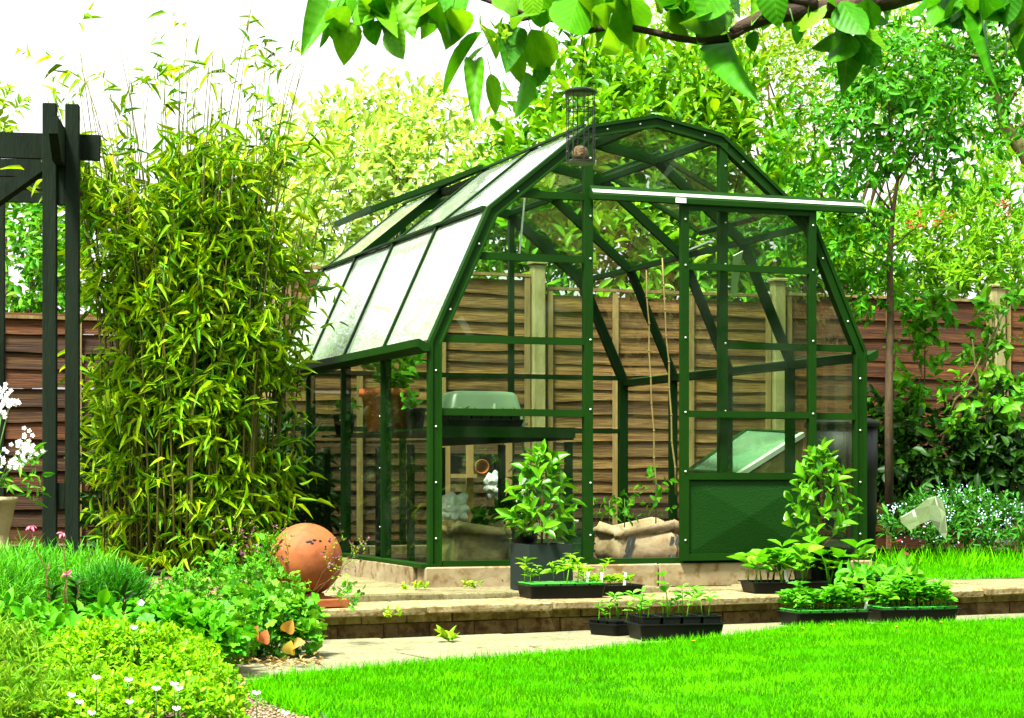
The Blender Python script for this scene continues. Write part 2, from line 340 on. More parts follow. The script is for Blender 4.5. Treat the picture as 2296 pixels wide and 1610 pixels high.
M['seedling'] = leaf_mat('seedling_leaf', [(.04, .28, .01), (.07, .36, .02), (.11, .42, .035), (.03, .22, .01)], .35)
M['seedling_yellow'] = leaf_mat('pale_seedling_leaf', [(.13, .4, .012), (.2, .46, .016), (.09, .32, .008)], .35)
M['bean'] = leaf_mat('bean_leaf', [(.06, .32, .01), (.1, .4, .02), (.15, .45, .03)], .35)
M['tomato'] = leaf_mat('dark_leaf', [(.015, .1, .015), (.03, .17, .02), (.05, .24, .03)], .3)
M['red_leaf'] = leaf_mat('beet_leaf', [(.05, .003, .005), (.09, .006, .009), (.13, .012, .014)], .15)
M['rosemary'] = leaf_mat('narrow_leaf', [(.1, .36, .02), (.18, .44, .05), (.26, .48, .08)], .35)
M['weed'] = leaf_mat('weed_leaf', [(.1, .33, .01), (.18, .4, .015), (.3, .44, .03)], .35)
M['white_flower'] = leaf_mat('white_petal', [(.75, .78, .72), (.82, .84, .8)], .3, tint=(1, 1, 1))
M['blue_flower'] = leaf_mat('pale_blue_petal', [(.45, .6, .72), (.6, .72, .8), (.35, .5, .7)], .3, tint=(1, 1, 1))
M['pink'] = leaf_mat('pink_petal', [(.6, .1, .2), (.7, .22, .25)], .3, tint=(1, .8, .8))
M['purple'] = leaf_mat('purple_bud', [(.1, .03, .06), (.16, .06, .08)], .2)
M['red_flower'] = leaf_mat('red_berry', [(.28, .01, .005), (.36, .03, .008)], .1, tint=(1, .4, .4))
M['orange'] = leaf_mat('yellow_petal', [(.7, .35, .01), (.75, .45, .02)], .2)
M['litter'] = leaf_mat('dry_leaf', [(.2, .14, .04), (.36, .27, .09), (.14, .08, .02), (.4, .33, .12)], .2)

# ------------------------------------------------------------------ leaves
def leaf_tpl(stations, fold=.18, curl=.12):
    """leaf along +Y, unit length; stations: (t, half width). width 1 = the template's own"""
    V = [(0, 0, 0)]; Fa = []
    k = len(stations)
    for t, w in stations:
        z = -curl * t * t
        V += [(-w, t, z + fold * w), (0, t, z), (w, t, z + fold * w)]
    V.append((0, 1, -curl))
    tip = len(V) - 1
    Fa += [(0, 2, 1), (0, 3, 2)]
    for i in range(k - 1):
        a = 1 + 3 * i; b = a + 3
        Fa += [(a, a + 1, b + 1), (a, b + 1, b), (a + 1, a + 2, b + 2), (a + 1, b + 2, b + 1)]
    a = 1 + 3 * (k - 1); Fa += [(a, a + 1, tip), (a + 1, a + 2, tip)]
    return np.array(V, float), np.array(Fa, int)
T_LANCE = leaf_tpl([(.22, .5), (.6, .38)], .3, .22)
T_OVAL = leaf_tpl([(.25, .42), (.55, .5), (.82, .28)], .3, .18)
T_SMALL = (np.array([(0, 0, 0), (-.5, .45, .12), (0, .5, -.02), (.5, .45, .12), (0, 1, -.12)], float), np.array([(0, 2, 1), (0, 3, 2), (1, 2, 4), (2, 3, 4)]))
AP_ = [(.06, .2), (.16, .38), (.28, .475), (.34, .465), (.42, .5), (.5, .475), (.58, .455), (.66, .4), (.74, .345), (.82, .26), (.9, .16), (.95, .07)]
T_APPLE = leaf_tpl(AP_, .22, .1); T_APPLE2 = leaf_tpl(AP_, .5, .3); T_APPLE3 = leaf_tpl(AP_, -.25, -.2)
def lobed(nl=5, r=.5):
    V = [(0, 0, 0), (0, .5, -.02)]; Fa = []; n = nl * 4
    for i in range(n + 1):
        t = -math.pi * .5 - math.pi * .92 + i / n * 2 * math.pi * .92 + math.pi
        rr = r * (1 + .22 * math.cos(nl * 2 * math.pi * i / n + math.pi)) * (1 + .05 * math.cos(3 * nl * 2 * math.pi * i / n))
        V.append((rr * math.cos(t + math.pi * 0), .5 + rr * math.sin(t), .08 * abs(math.cos(nl * math.pi * i / n))))
    Fa = [(1, i, i + 1) for i in range(2, n + 2)]
    return np.array(V, float), np.array(Fa, int)
T_LOBED = lobed(5); T_LOBED2 = lobed(7)
T_BLADE = (np.array([(-.5, 0, 0), (.5, 0, 0), (.35, .55, -.03), (-.35, .55, -.03), (0, 1, -.18)], float), np.array([(0, 1, 2), (0, 2, 3), (3, 2, 4)]))

def norm(a): return a / np.maximum(np.linalg.norm(a, axis=-1, keepdims=True), 1e-9)
def frames(d, n):
    d = norm(d); n = norm(n - (n * d).sum(-1, keepdims=True) * d); return norm(np.cross(d, n)), d, n
def leaf_geo(tpl, pos, d, n, Ln, Wd):
    T, Fa = tpl; s, d, n = frames(d, n); N = len(pos); k = len(T)
    Ln = np.broadcast_to(Ln, (N,)); Wd = np.broadcast_to(Wd, (N,))
    V = (pos[:, None, :] + T[None, :, 0, None] * (s * Wd[:, None])[:, None, :] + T[None, :, 1, None] * (d * Ln[:, None])[:, None, :]
         + T[None, :, 2, None] * (n * Ln[:, None])[:, None, :])
    FF = (Fa[None] + (np.arange(N) * k)[:, None, None]).reshape(-1, 3)
    return V.reshape(-1, 3), FF, np.repeat(rng.random(N), k)
_tplmesh = {}
def tpl_mesh(tpl, mat, name='leaf'):
    key = (id(tpl), mat.name)
    if key not in _tplmesh: _tplmesh[key] = new_mesh(name, tpl[0], tpl[1], mat, True)
    return _tplmesh[key]
def put_leaves(root, tpl, mat, pos, d, n, Ln, Wd, single=0, name='leaf', rest='foliage', base=None, cell=14):
    """pos in world; the `single` leaves that show best become objects, the rest one mass"""
    base = np.array(root.location if base is None else base, float); N = len(pos)
    Ln = np.broadcast_to(Ln, (N,)).copy(); Wd = np.broadcast_to(Wd, (N,)).copy()
    sel = np.zeros(N, bool)
    if single >= N: sel[:] = True
    elif single > 0:
        c = pos + norm(d) * Ln[:, None] * .5
        px = 1148 + F * c[:, 0] / c[:, 1]; py = HY - F * (c[:, 2] - CH) / c[:, 1]
        ok = (px > 0) & (px < 2296) & (py > 0) & (py < 1610)
        key = (np.floor(px / cell) * 10000 + np.floor(py / cell)).astype(int)
        order = np.argsort(c[:, 1]); seen = set(); cand = []
        for i in order:
            if ok[i] and key[i] not in seen: seen.add(key[i]); cand.append(i)
        cand = np.array(cand, int)
        s_, d_, n_ = frames(d[cand], n[cand])
        area = np.abs(n_[:, 1]) * Ln[cand] * Wd[cand] / c[cand, 1] ** 2
        cand = cand[np.argsort(-area)][:single]; sel[cand] = True
    if sel.any():
        me = tpl_mesh(tpl, mat, name); s_, d_, n_ = frames(d, n)
        for i in np.where(sel)[0]:
            o = link(name, me, root); p = pos[i] - base
            o.matrix_local = Matrix(((s_[i, 0] * Wd[i], d_[i, 0] * Ln[i], n_[i, 0] * Ln[i], p[0]), (s_[i, 1] * Wd[i], d_[i, 1] * Ln[i], n_[i, 1] * Ln[i], p[1]),
                                     (s_[i, 2] * Wd[i], d_[i, 2] * Ln[i], n_[i, 2] * Ln[i], p[2]), (0, 0, 0, 1)))
    r = ~sel
    if r.any():
        V, FF, q = leaf_geo(tpl, pos[r] - base, d[r], n[r], Ln[r], Wd[r])
        o = link(rest, new_mesh(rest, V, FF, mat, True, q), root); o['kind'] = 'stuff'
def shoots(org, axis, k, slen, ang=60, droop=.3, jitter=.25, t0=.1):
    """k leaves set spirally on each shoot"""
    org = np.asarray(org, float); axis = norm(np.asarray(axis, float)); N = len(org)
    ref = np.where(np.abs(axis[:, 2:3]) < .9, np.array([[0, 0, 1.]]), np.array([[1., 0, 0]]))
    e1 = norm(np.cross(axis, ref)); e2 = np.cross(axis, e1)
    j = np.arange(k)[None, :, None]; ph = rng.random((N, 1, 1)) * 6.28 + j * 2.4 + rng.normal(0, .3, (N, k, 1))
    t = t0 + (1 - t0) * (j + rng.random((N, k, 1)) * .6) / k
    slen = np.broadcast_to(slen, (N,))[:, None, None]
    rad = np.cos(ph) * e1[:, None] + np.sin(ph) * e2[:, None]
    a = np.radians(ang) * (1 - .55 * t) + rng.normal(0, .15, (N, k, 1))
    d = axis[:, None] * np.cos(a) + rad * np.sin(a)
    pos = org[:, None] + axis[:, None] * t * slen
    n = axis[:, None] * np.sin(a) - rad * np.cos(a)
    d = d + rng.normal(0, jitter, d.shape); d[..., 2] -= droop; n = n + rng.normal(0, jitter, n.shape)
    n[..., 2] += .4
    return pos.reshape(-1, 3), d.reshape(-1, 3), n.reshape(-1, 3)
def blob_points(blobs, n, shell=.55):
    """points in ellipsoids, biased to the shell, with their outward direction"""
    w = np.array([b[1][0] * b[1][1] * b[1][2] for b in blobs]) ** .67; w /= w.sum()
    idx = rng.choice(len(blobs), n, p=w)
    C = np.array([b[0] for b in blobs], float)[idx]; Rr = np.array([b[1] for b in blobs], float)[idx]
    u = norm(rng.normal(size=(n, 3))); r = (shell + (1 - shell) * rng.random((n, 1)) ** .6)
    return C + u * r * Rr, norm(u / Rr)
def limb(root, p, q, r0, r1, mat, name='branch', bend=.08, seg=5, n=6, base=None):
    base = Vector(root.location if base is None else base); p = Vector(p); q = Vector(q); L = (q - p).length
    pts = []; rr = []
    for i in range(seg + 1):
        t = i / seg; v = p.lerp(q, t)
        if 0 < i < seg: v += Vector(rng.normal(0, bend * L / 3, 3))
        pts.append(v - base); rr.append(r0 + (r1 - r0) * t)
    MB().tube(pts, rr, n).build(name, mat, root, True); return pts

# ------------------------------------------------------------------ ground, lawn, path, terrace
g = link('ground', new_mesh('ground', [(-120, -40, -.09), (120, -40, -.09), (120, 220, -.09), (-120, 220, -.09)], [(0, 1, 2, 3)], M['lawn_soil'])); g['kind'] = 'structure'
TA = Vector((-.387, 9.0)); AL = math.atan2(1.53, 3.067)           # front edge of the terrace
tu = Vector((math.cos(AL), math.sin(AL))); tv = Vector((-math.sin(AL), math.cos(AL)))
def TW(u, v, z=0): p = TA + tu * u + tv * v; return (p.x, p.y, z)
COP = .145
# raised ground behind the terrace edge
rg = []
for u, v in ((-9, .2), (14, .2), (14, 60), (-9, 60)): rg.append(TW(u, v, .1))
rs = link('raised_ground', new_mesh('raised_ground', rg, [(0, 1, 2, 3)], M['soil'])); rs['kind'] = 'structure'

lawn_edge = [(-.57, 6.02), (-.45, 5.2), (4.5, 5.2), (4.6, 10.9), (2.63, 10.3), (2.2, 10.05), (1.5, 9.85), (1.36, 9.7), (.95, 9.12), (.6, 8.75), (.285, 8.4), (0, 8.16), (-.33, 7.9), (-.6, 7.62), (-.8, 7.4), (-.9, 7.15), (-.78, 6.75)]
lawn_edge = [(x * .955, y * .955) if y > 6.6 else (x, y) for x, y in lawn_edge]
def inside(poly, x, y):
    c = np.zeros(len(x), bool); n = len(poly)
    for i in range(n):
        x1, y1 = poly[i]; x2, y2 = poly[i - 1]
        if abs(y2 - y1) < 1e-9: continue
        c ^= ((y1 > y) != (y2 > y)) & (x < (x2 - x1) * (y - y1) / (y2 - y1) + x1)
    return c
lw = MB(); n = len(lawn_edge)
lw.add([(x, y, .018) for x, y in lawn_edge] + [(x, y, -.05) for x, y in lawn_edge], [tuple(range(n))] + [(i, i + n, (i + 1) % n + n, (i + 1) % n) for i in range(n)])
lo = lw.build('lawn', M['lawn_soil']); lo['kind'] = 'structure'
def blades(name, poly, z, count, L, Wd, mat, lean=.45, box=None, label=None, edge=0):
    xs = [p[0] for p in poly]; ys = [p[1] for p in poly]
    x = rng.uniform(min(xs), max(xs), count * 2); y = rng.uniform(min(ys), max(ys), count * 2)
    k = inside(poly, x, y); x, y = x[k][:count], y[k][:count]; N = len(x)
    pos = np.stack([x, y, np.full(N, z)], 1)
    d = rng.normal(0, lean, (N, 3)); d[:, 2] = 1
    nn = rng.normal(0, 1, (N, 3)); nn[:, 2] *= .2
    pn = np.sin(x * 3.1) * np.cos(y * 2.3 + x) * .12 + np.sin(x * 11 + y * 5) * .06
    Ls = L * (.6 + .8 * rng.random(N)) * (1 + pn)
    V, FF, q = leaf_geo(T_BLADE, pos, d, nn, Ls, Wd * (.7 + .6 * rng.random(N)))
    fx = np.sin(x * 5.3 + 2 * np.sin(y * 4.1)) * np.sin(y * 6.7 + 1.5 * np.sin(x * 3.7)) + .7 * np.sin(x * 17 + 3 * np.sin(y * 9)) * np.sin(y * 19 + 2 * np.sin(x * 13)) + rng.normal(0, .55, N)
    q = np.repeat((.5 + .24 * fx).clip(.02, .98), len(T_BLADE[0])) * .98
    o = link(name, new_mesh(name, V, FF, mat, True, q)); o['kind'] = 'stuff'
    return o
vis = [p for p in lawn_edge]; vis[1] = (-.5, 5.7); vis[2] = (1.7, 5.7); vis[3] = (3.1, 10.6)
tag(blades('lawn_grass', vis, .012, 270000, .026, .0028, M['lawn']), 'short bright green mown grass of the front lawn', 'grass')
# long uncut fringe at the lawn edge
edge_pts = []
for i in range(4, len(lawn_edge)):
    a = np.array(lawn_edge[i]); b = np.array(lawn_edge[(i + 1) % len(lawn_edge)])
    m_ = int(np.linalg.norm(b - a) * 1800); t = rng.random((m_, 1)); edge_pts.append(a + (b - a) * t + rng.normal(0, .028, (m_, 2)))
ep = np.concatenate(edge_pts); N = len(ep)
pos = np.column_stack([ep, np.full(N, .002)]); d = rng.normal(0, .5, (N, 3)); d[:, 2] = .8; nn = rng.normal(0, 1, (N, 3))
V, FF, q = leaf_geo(T_BLADE, pos, d, nn, rng.uniform(.03, .065, N), rng.uniform(.003, .005, N))
tag(link('lawn_fringe', new_mesh('lawn_fringe', V, FF, M['lawn'], True, q)), 'ragged longer grass along the lawn edge', 'grass', kind='stuff')
# raised lawn behind, on the right
rl = [TW(1.75, 1.28)[:2], TW(2.6, .93)[:2], TW(3.4, .72)[:2], TW(6.5, .72)[:2], TW(6.5, 6)[:2], (4.2, 14.6), (2.3, 14.4), (2.2, 12.2)]
n = len(rl); b_ = MB(); b_.add([(x, y, .15) for x, y in rl] + [(x, y, .1) for x, y in rl], [tuple(range(n))] + [(i, i + n, (i + 1) % n + n, (i + 1) % n) for i in range(n)])
o = b_.build('upper_lawn', M['lawn_soil']); o['kind'] = 'structure'
tag(blades('upper_lawn_grass', rl, .148, 70000, .03, .004, M['lawn']), 'green grass of the small upper lawn beside the greenhouse', 'grass')

# lower path
path = structure('path')
pm = {}
u = -1.15; k = 0
while u < 5.2:
    ln = (.92, .6, .75, .9)[k % 4]
    o = MB().box((0, 0, 0), (ln - .012, .66, .05), ch=.006).build('slab', M['path'], path)
    p = TW(u + ln / 2, -.35, -.012); o.location = p; o.rotation_euler = (rng.normal(0, .004), rng.normal(0, .004), AL)
    if u < 1.6:
        o = MB().box((0, 0, 0), (ln * .96 - .012, .62, .05), ch=.006).build('slab', M['path'], path)
        p = TW(u + ln / 2 - .2, -.35 - .655, -.013); o.location = p; o.rotation_euler = (0, 0, AL)
    u += ln; k += 1
# gravel patch
gx = rng.uniform(-1.4, -.4, 9000); gy = rng.uniform(5.4, 7.25, 9000)
T_PEB = MB().box((0, 0, 0), (1, .8, .6), ch=.22)
pv = np.array(T_PEB.v); pf = np.array([f[:4] for f in T_PEB.f if len(f) == 4])
caps = [f for f in T_PEB.f if len(f) == 8]
sc = rng.uniform(.006, .013, 9000); ra = rng.uniform(0, 6.28, 9000)
ca, sa = np.cos(ra), np.sin(ra)
V = np.stack([pv[None, :, 0] * ca[:, None] - pv[None, :, 1] * sa[:, None], pv[None, :, 0] * sa[:, None] + pv[None, :, 1] * ca[:, None], np.broadcast_to(pv[None, :, 2], (9000, len(pv)))], -1) * sc[:, None, None]
V += np.stack([gx, gy, rng.uniform(-.012, .004, 9000)], 1)[:, None]
capq = np.array([[c[0], c[1], c[2], c[3]] for c in caps] + [[c[0], c[3], c[4], c[7]] for c in caps] + [[c[4], c[5], c[6], c[7]] for c in caps])
pf = np.concatenate([pf, capq])
FF = (pf[None] + (np.arange(9000) * len(pv))[:, None, None]).reshape(-1, 4)
gm = leaf_mat('gravel_stones', [(.1, .065, .03), (.22, .17, .1), (.15, .1, .05), (.3, .25, .16)], 0, .8, .2)
tag(link('gravel', new_mesh('gravel', V.reshape(-1, 3), FF, gm, False, np.repeat(rng.random(9000), len(pv)))), 'loose beige gravel between lawn and border', 'gravel', kind='stuff')
gs = link('gravel_bed', new_mesh('gravel_bed', [(-2.5, 5, -.012), (-.42, 5, -.012), (-.42, 7.4, -.012), (-2.5, 7.4, -.012)], [(0, 1, 2, 3)], M['gravel'])); gs['kind'] = 'structure'

# retaining wall with coping
wall = thing('retaining_wall', 'low brick retaining wall with stone coping along the terrace edge', 'wall', TW(0, 0, 0), AL)
MB().box((1.9, .15, .02), (6.7, .18, .17)).build('mortar_core', M['mortar'], wall)
bl = .222
for row in range(2):
    me = [MB().box((0, 0, 0), (bl - .006, .1, .063 - .001 * q), ch=.003) for q in range(3)]
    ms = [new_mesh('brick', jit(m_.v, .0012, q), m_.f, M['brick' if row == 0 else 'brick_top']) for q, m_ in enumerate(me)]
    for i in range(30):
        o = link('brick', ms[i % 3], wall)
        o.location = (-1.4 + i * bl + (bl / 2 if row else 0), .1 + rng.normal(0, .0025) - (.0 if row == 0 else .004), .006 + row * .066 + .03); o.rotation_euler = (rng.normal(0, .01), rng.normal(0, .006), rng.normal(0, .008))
u = -1.42; k = 0
cop = [(.52), (.62), (.64), (.60), (.63)]
cl = [.41, .63, .63, .63, .63, .62, .63, .63, .63, .62]
u = -1.04
for i, ln in enumerate(cl):
    m_ = MB().box((0, 0, 0), (ln - .008, .46, .036), ch=.005)
    o = link('coping_slab', new_mesh('coping_slab', jit(m_.v, .0015, i + 40), m_.f, M['coping']), wall)
    o.location = (u + ln / 2, .2 + rng.normal(0, .004), COP - .018 + rng.normal(0, .001)); o.rotation_euler = (rng.normal(0, .004), rng.normal(0, .003), rng.normal(0, .003)); u += ln

# terrace paving
ter = structure('terrace_paving')
sm = [new_mesh('paving_slab', jit(MB().box((0, 0, 0), (.592, .592, .04), ch=.006).v, .0018, q), MB().box((0, 0, 0), (.592, .592, .04), ch=.006).f, M['paving']) for q in range(4)]
for i in range(-2, 9):
    for j in range(0, 7):
        if i >= 3 and j >= 1: continue
        if j > 1 and i > 0: continue
        if i * .605 + .12 * j < -.75 - .0 * j: continue
        o = link('paving_slab', sm[(i + j * 3) % 4], ter); o.location = TW(i * .605 + .12 * j, .74 + j * .605, (.15 if i < 3 else .128) + rng.normal(0, .0015)); o.rotation_euler = (rng.normal(0, .006), rng.normal(0, .006), AL + rng.normal(0, .004))

# ------------------------------------------------------------------ greenhouse
YAW = .352; GW, GD = 2.502, 3.256; HE, X1, H1, X2, H2, HR = 1.136, .313, 1.824, .863, 2.272, 2.35
G0 = Vector((-.424, 10.132, .272)); gu = Vector((math.cos(YAW), math.sin(YAW))); gv = Vector((-math.sin(YAW), math.cos(YAW)))
def GL(x, y, z=0): return Vector((G0.x + gu.x * x + gv.x * y, G0.y + gu.y * x + gv.y * y, G0.z + z))
plinth = thing('greenhouse_plinth', 'pale concrete block plinth under the green greenhouse', 'plinth', G0, YAW)
PH = .125
for i in range(4):
    a = -.03 + i * (GW + .06) / 4; l = (GW + .06) / 4
    m_ = MB().box((0, 0, 0), (l - .006, .14, PH), ch=.006); o = link('block', new_mesh('block', jit(m_.v, .0015, i + 70), m_.f, M['concrete']), plinth); o.location = (a + l / 2, .02 + rng.normal(0, .002), -PH / 2 - .003)
    m_ = MB().box((0, 0, 0), (l - .006, .14, PH), ch=.006); o = link('block', new_mesh('block', jit(m_.v, .0015, i + 75), m_.f, M['concrete']), plinth); o.location = (a + l / 2, GD - .02, -PH / 2 - .003)
for i in range(5):
    l = (GD - .2) / 5
    for x in (.02, GW - .02):
        m_ = MB().box((0, 0, 0), (.14, l - .006, PH), ch=.006); o = link('block', new_mesh('block', jit(m_.v, .0015, i + 80), m_.f, M['concrete']), plinth); o.location = (x, .1 + l * (i + .5), -PH / 2 - .003)
fl = MB().box((GW / 2, GD / 2, -.09), (GW - .16, GD - .18, .06)).build('greenhouse_floor', M['soil']); fl.location = G0; fl.rotation_euler = (0, 0, YAW); fl['kind'] = 'structure'

gh = thing('greenhouse', 'dark green metal framed glass greenhouse with curved gambrel roof and open door', 'greenhouse', G0, YAW)
prof = [(0, 0), (0, HE), (X1, H1), (X2, H2), (GW / 2, HR), (GW - X2, H2), (GW - X1, H1), (GW, HE), (GW, 0)]
pv2 = [Vector(p) for p in prof]
mit = []
for i in range(9):
    def inn(a, b): t = (b - a).normalized(); return Vector((t.y, -t.x))
    if i == 0: mit.append(inn(pv2[0], pv2[1]))
    elif i == 8: mit.append(inn(pv2[7], pv2[8]))
    else:
        a = inn(pv2[i - 1], pv2[i]); b = inn(pv2[i], pv2[i + 1]); m_ = (a + b).normalized(); mit.append(m_ / m_.dot(a))
def off(i, a): return pv2[i] + mit[i] * a
def hoop(y, sec, mat, segs=range(8), name='hoop_bar'):
    n = len(sec)
    for i in segs:
        V = []
        for e in (i, i + 1):
            for a, b in sec: p = off(e, a); V.append((p.x, y + b, p.y))
        Fa = [tuple(range(n)), tuple(range(2 * n - 1, n - 1, -1))] + [(k, k + n, (k + 1) % n + n, (k + 1) % n) for k in range(n)]
        link('post' if i in (0, 7) else name, new_mesh(name, V, Fa, mat), gh)
def rect(a0, a1, b0, b1): return [(a0, b0), (a0, b1), (a1, b1), (a1, b0)]
SEC_F = [(0, -.03), (0, .02), (.066, .02), (.066, -.03), (.056, -.03), (.054, -.019), (.02, -.019), (.018, -.03)]
SEC_F = SEC_F[::-1]
hoop(0, SEC_F, M['frame'])
ST = [GD * .25, GD * .5, GD * .75]
for y in ST: hoop(y, rect(-.004, .05, -.014, .014), M['frame_dark'])
hoop(GD, rect(0, .06, -.02, .025), M['frame_dark'])
# lengthwise members
def gbar(p, q, a, b, name, mat, ref=(0, 0, 1)): return MB().bar(p, q, a, b, ref).build(name, mat, gh)
for i, a, w, h in ((2, .028, .03, .03), (3, .028, .028, .03), (4, .03, .035, .035), (5, .028, .028, .03), (6, .028, .03, .03)):
    c = off(i, a); ys = [.022] + ST + [GD - .022]
    for j in range(4): gbar((c.x, ys[j] + (.015 if j else 0), c.y), (c.x, ys[j + 1] - (.015 if j < 3 else 0), c.y), w, h, 'purlin', M['frame_dark'])
for i in (2, 3, 4, 5, 6):
    c = off(i, -.006); gbar((c.x, .024, c.y), (c.x, GD - .022, c.y), .022, .012, 'roof_cap', M['frame'] if i != 4 else M['frame'])
for sx, x in ((-1, 0), (1, GW)):
    m_ = MB(); pr = [(0, 0), (.055, .028), (.06, .028), (.062, -.012), (.03, -.035), (0, -.035)]
    V = [(x + sx * (.003 + a), yy, HE - .02 + b) for yy in (-.04, GD + .04) for a, b in pr]; n = 6
    m_.add(V, [tuple(range(n)), tuple(range(2 * n - 1, n - 1, -1))] + [(k, k + n, (k + 1) % n + n, (k + 1) % n) for k in range(n)]).build('gutter', M['frame'], gh)
    gbar((x - sx * .03, .024, HE - .03), (x - sx * .03, GD - .022, HE - .03), .025, .04, 'eaves_bar', M['frame_dark'])
    gbar((x + sx * .01, -.04, -.012 + .014), (x + sx * .01, GD + .03, -.012 + .014), .075, .022, 'base_rail', M['frame'])
    for z in (.4, .78):
        pass
# gables
def gab(y, x0, z0, x1, z1, w, d, name, mat, ref=(0, 1, 0)): return gbar((x0, y, z0), (x1, y, z1), w, d, name, mat, ref)
MX = (.867, 1.641)
for x in MX:
    gab(-.004, x, .028, x, H2 - .05, .046, .04, 'mullion', M['frame'])
    gab(GD, x, .028, x, H2 - .05, .036, .036, 'mullion', M['frame_dark'])
gbar((.07, 0, .012), (GW - .07, 0, .012), .028, .05, 'base_rail', M['frame'], (0, 1, 0))
gbar((.07, GD, .012), (GW - .07, GD, .012), .028, .05, 'base_rail', M['frame_dark'], (0, 1, 0))
def left_x(z):
    for i in range(4):
        if pv2[i].y <= z <= pv2[i + 1].y: return pv2[i].x + (z - pv2[i].y) / max(1e-6, pv2[i + 1].y - pv2[i].y) * (pv2[i + 1].x - pv2[i].x)
for z in (.78, 1.15, 1.575, 1.9):
    x0 = left_x(z) + (.066 if z < HE else .075)
    if z > 1.7: x0 += .02
    gab(-.001, x0, z, MX[0] - .023, z, .036, .03, 'crossbar', M['frame'])
    if z < 1.3: gab(-.001, MX[1] + .023, z, GW - x0, z, .036, .03, 'crossbar', M['frame'])
for z in (.77, 1.14):
    for a, b in ((.066, MX[0] - .018), (MX[0] + .018, MX[1] - .018), (MX[1] + .018, GW - .066)): gab(GD, a, z, b, z, .032, .03, 'crossbar', M['frame_dark'])
# panes: roof and walls
def pane(pts, th, mat, name='pane', parent=None):
    pts = [Vector(p) for p in pts]; nn = (pts[1] - pts[0]).cross(pts[2] - pts[0]).normalized() * th; n = len(pts)
    V = pts + [p + nn for p in pts]
    return link(name, new_mesh(name, V, [tuple(range(n - 1, -1, -1)), tuple(range(n, 2 * n))] + [(k, (k + 1) % n, (k + 1) % n + n, k + n) for k in range(n)], mat), parent or gh)
ys = [.0] + ST + [GD]
VENTS = {(2, 2), (5, 1)}
for i in range(8):
    for j in range(4):
        if (i, j) in VENTS: continue
        p, q = off(i, .008), off(i + 1, .008); y0, y1 = ys[j] + .018, ys[j + 1] - .018
        t = (q - p).normalized() * .012; p = p + t; q = q - t
        if i == 0: p.y = .03
        if i == 7: q.y = .03
        pane([(p.x, y0, p.y), (p.x, y1, p.y), (q.x, y1, q.y), (q.x, y0, q.y)], .003, M['glass_sky_white'] if i == 1 else M['glass_upper'] if i in (2, 3) else M['glass_roof'] if i <= 6 and i > 3 else M['glass_left'] if i == 0 else M['glass'])
# opening roof vents
for (i, j), ang, lbl in (((2, 2), 17, 'left'), ((5, 1), 12, 'right')):
    hi, lo_ = (off(3, -.02), off(2, -.02)) if i == 2 else (off(5, -.02), off(6, -.02))
    d = (lo_ - hi); s_ = -1 if i == 2 else 1
    a = R(ang) * s_; d = Vector((d.x * math.cos(a) - d.y * math.sin(a), d.x * math.sin(a) + d.y * math.cos(a)))
    L_ = d.length; d.normalize(); yA, yB = ys[j] + .005, ys[j + 1] - .005
    vent = link('vent', None, gh)
    def vp(t, y, h=0): nn = Vector((-d.y, d.x)) * (1 if i == 5 else -1); pp = hi + d * t + nn * h; return (pp.x, y, pp.y)
    for (t0, u0, t1, u1) in ((0, yA, 0, yB), (L_, yA, L_, yB)): MB().bar(vp(t0, u0), vp(t1, u1), .03, .03, vp(1, 0)).build('vent_rail', M['frame'], vent)
    for yy in (yA + .015, yB - .015): MB().bar(vp(.016, yy), vp(L_ - .016, yy), .028, .026, (0, 1, 0)).build('vent_stile', M['frame'], vent)
    pane([vp(.012, yA + .03), vp(.012, yB - .03), vp(L_ - .012, yB - .03), vp(L_ - .012, yA + .03)], .003, M['glass_upper'] if i == 2 else M['glass_roof'], 'pane', vent)
    c = off(2 if i == 2 else 6, .03)
    MB().bar((c.x + (.12 if i == 2 else -.12), yA + .15, c.y + .02), (c.x, yB - .1, c.y + .03), .03, .01, (0, 0, 1)).build('vent_stay', M['alu'], vent)
pane([(GW - .42, .75, 1.72), (GW - .36, .75, 1.75), (GW - .3, .95, 1.53), (GW - .34, .95, 1.5)], .004, M['alu'], 'vent_stay')
pane([(.545, .06, 1.93), (.553, .06, 1.93), (.52, .06, 1.6), (.51, .06, 1.6)], .004, M['alu'], 'vent_stay')
# gable panes
def gpane(y, x0, z0, x1, z1): pane([(x0, y, z0), (x1, y, z0), (x1, y, z1), (x0, y, z1)], .003, M['glass'])
for y, skip in ((.004, True), (GD + .004, False)):
    for z0, z1 in ((.028, .762), (.798, 1.132)):
        gpane(y, .06, z0, MX[0] - .02, z1); gpane(y, MX[1] + .02, z0, GW - .06, z1)
        if not skip: gpane(y, MX[0] + .02, z0, MX[1] - .02, z1)
    for s_ in (0, 1):
        fx = (lambda x: x) if s_ == 0 else (lambda x: GW - x)
        poly = [(.07, 1.17), (MX[0] - .02, 1.17), (MX[0] - .02, H2 - .06), (X1 + .075, H1 - .01)]
        pane([(fx(x), y, z) for x, z in (poly if s_ == 0 else poly[::-1])], .003, M['glass'])
    zc = 1.96 if skip else 1.16
    pane([(MX[0] + .02, y, zc), (MX[1] - .02, y, zc), (MX[1] - .02, y, H2 - .055), (GW / 2, y, HR - .06), (MX[0] + .02, y, H2 - .055)], .003, M['glass'])
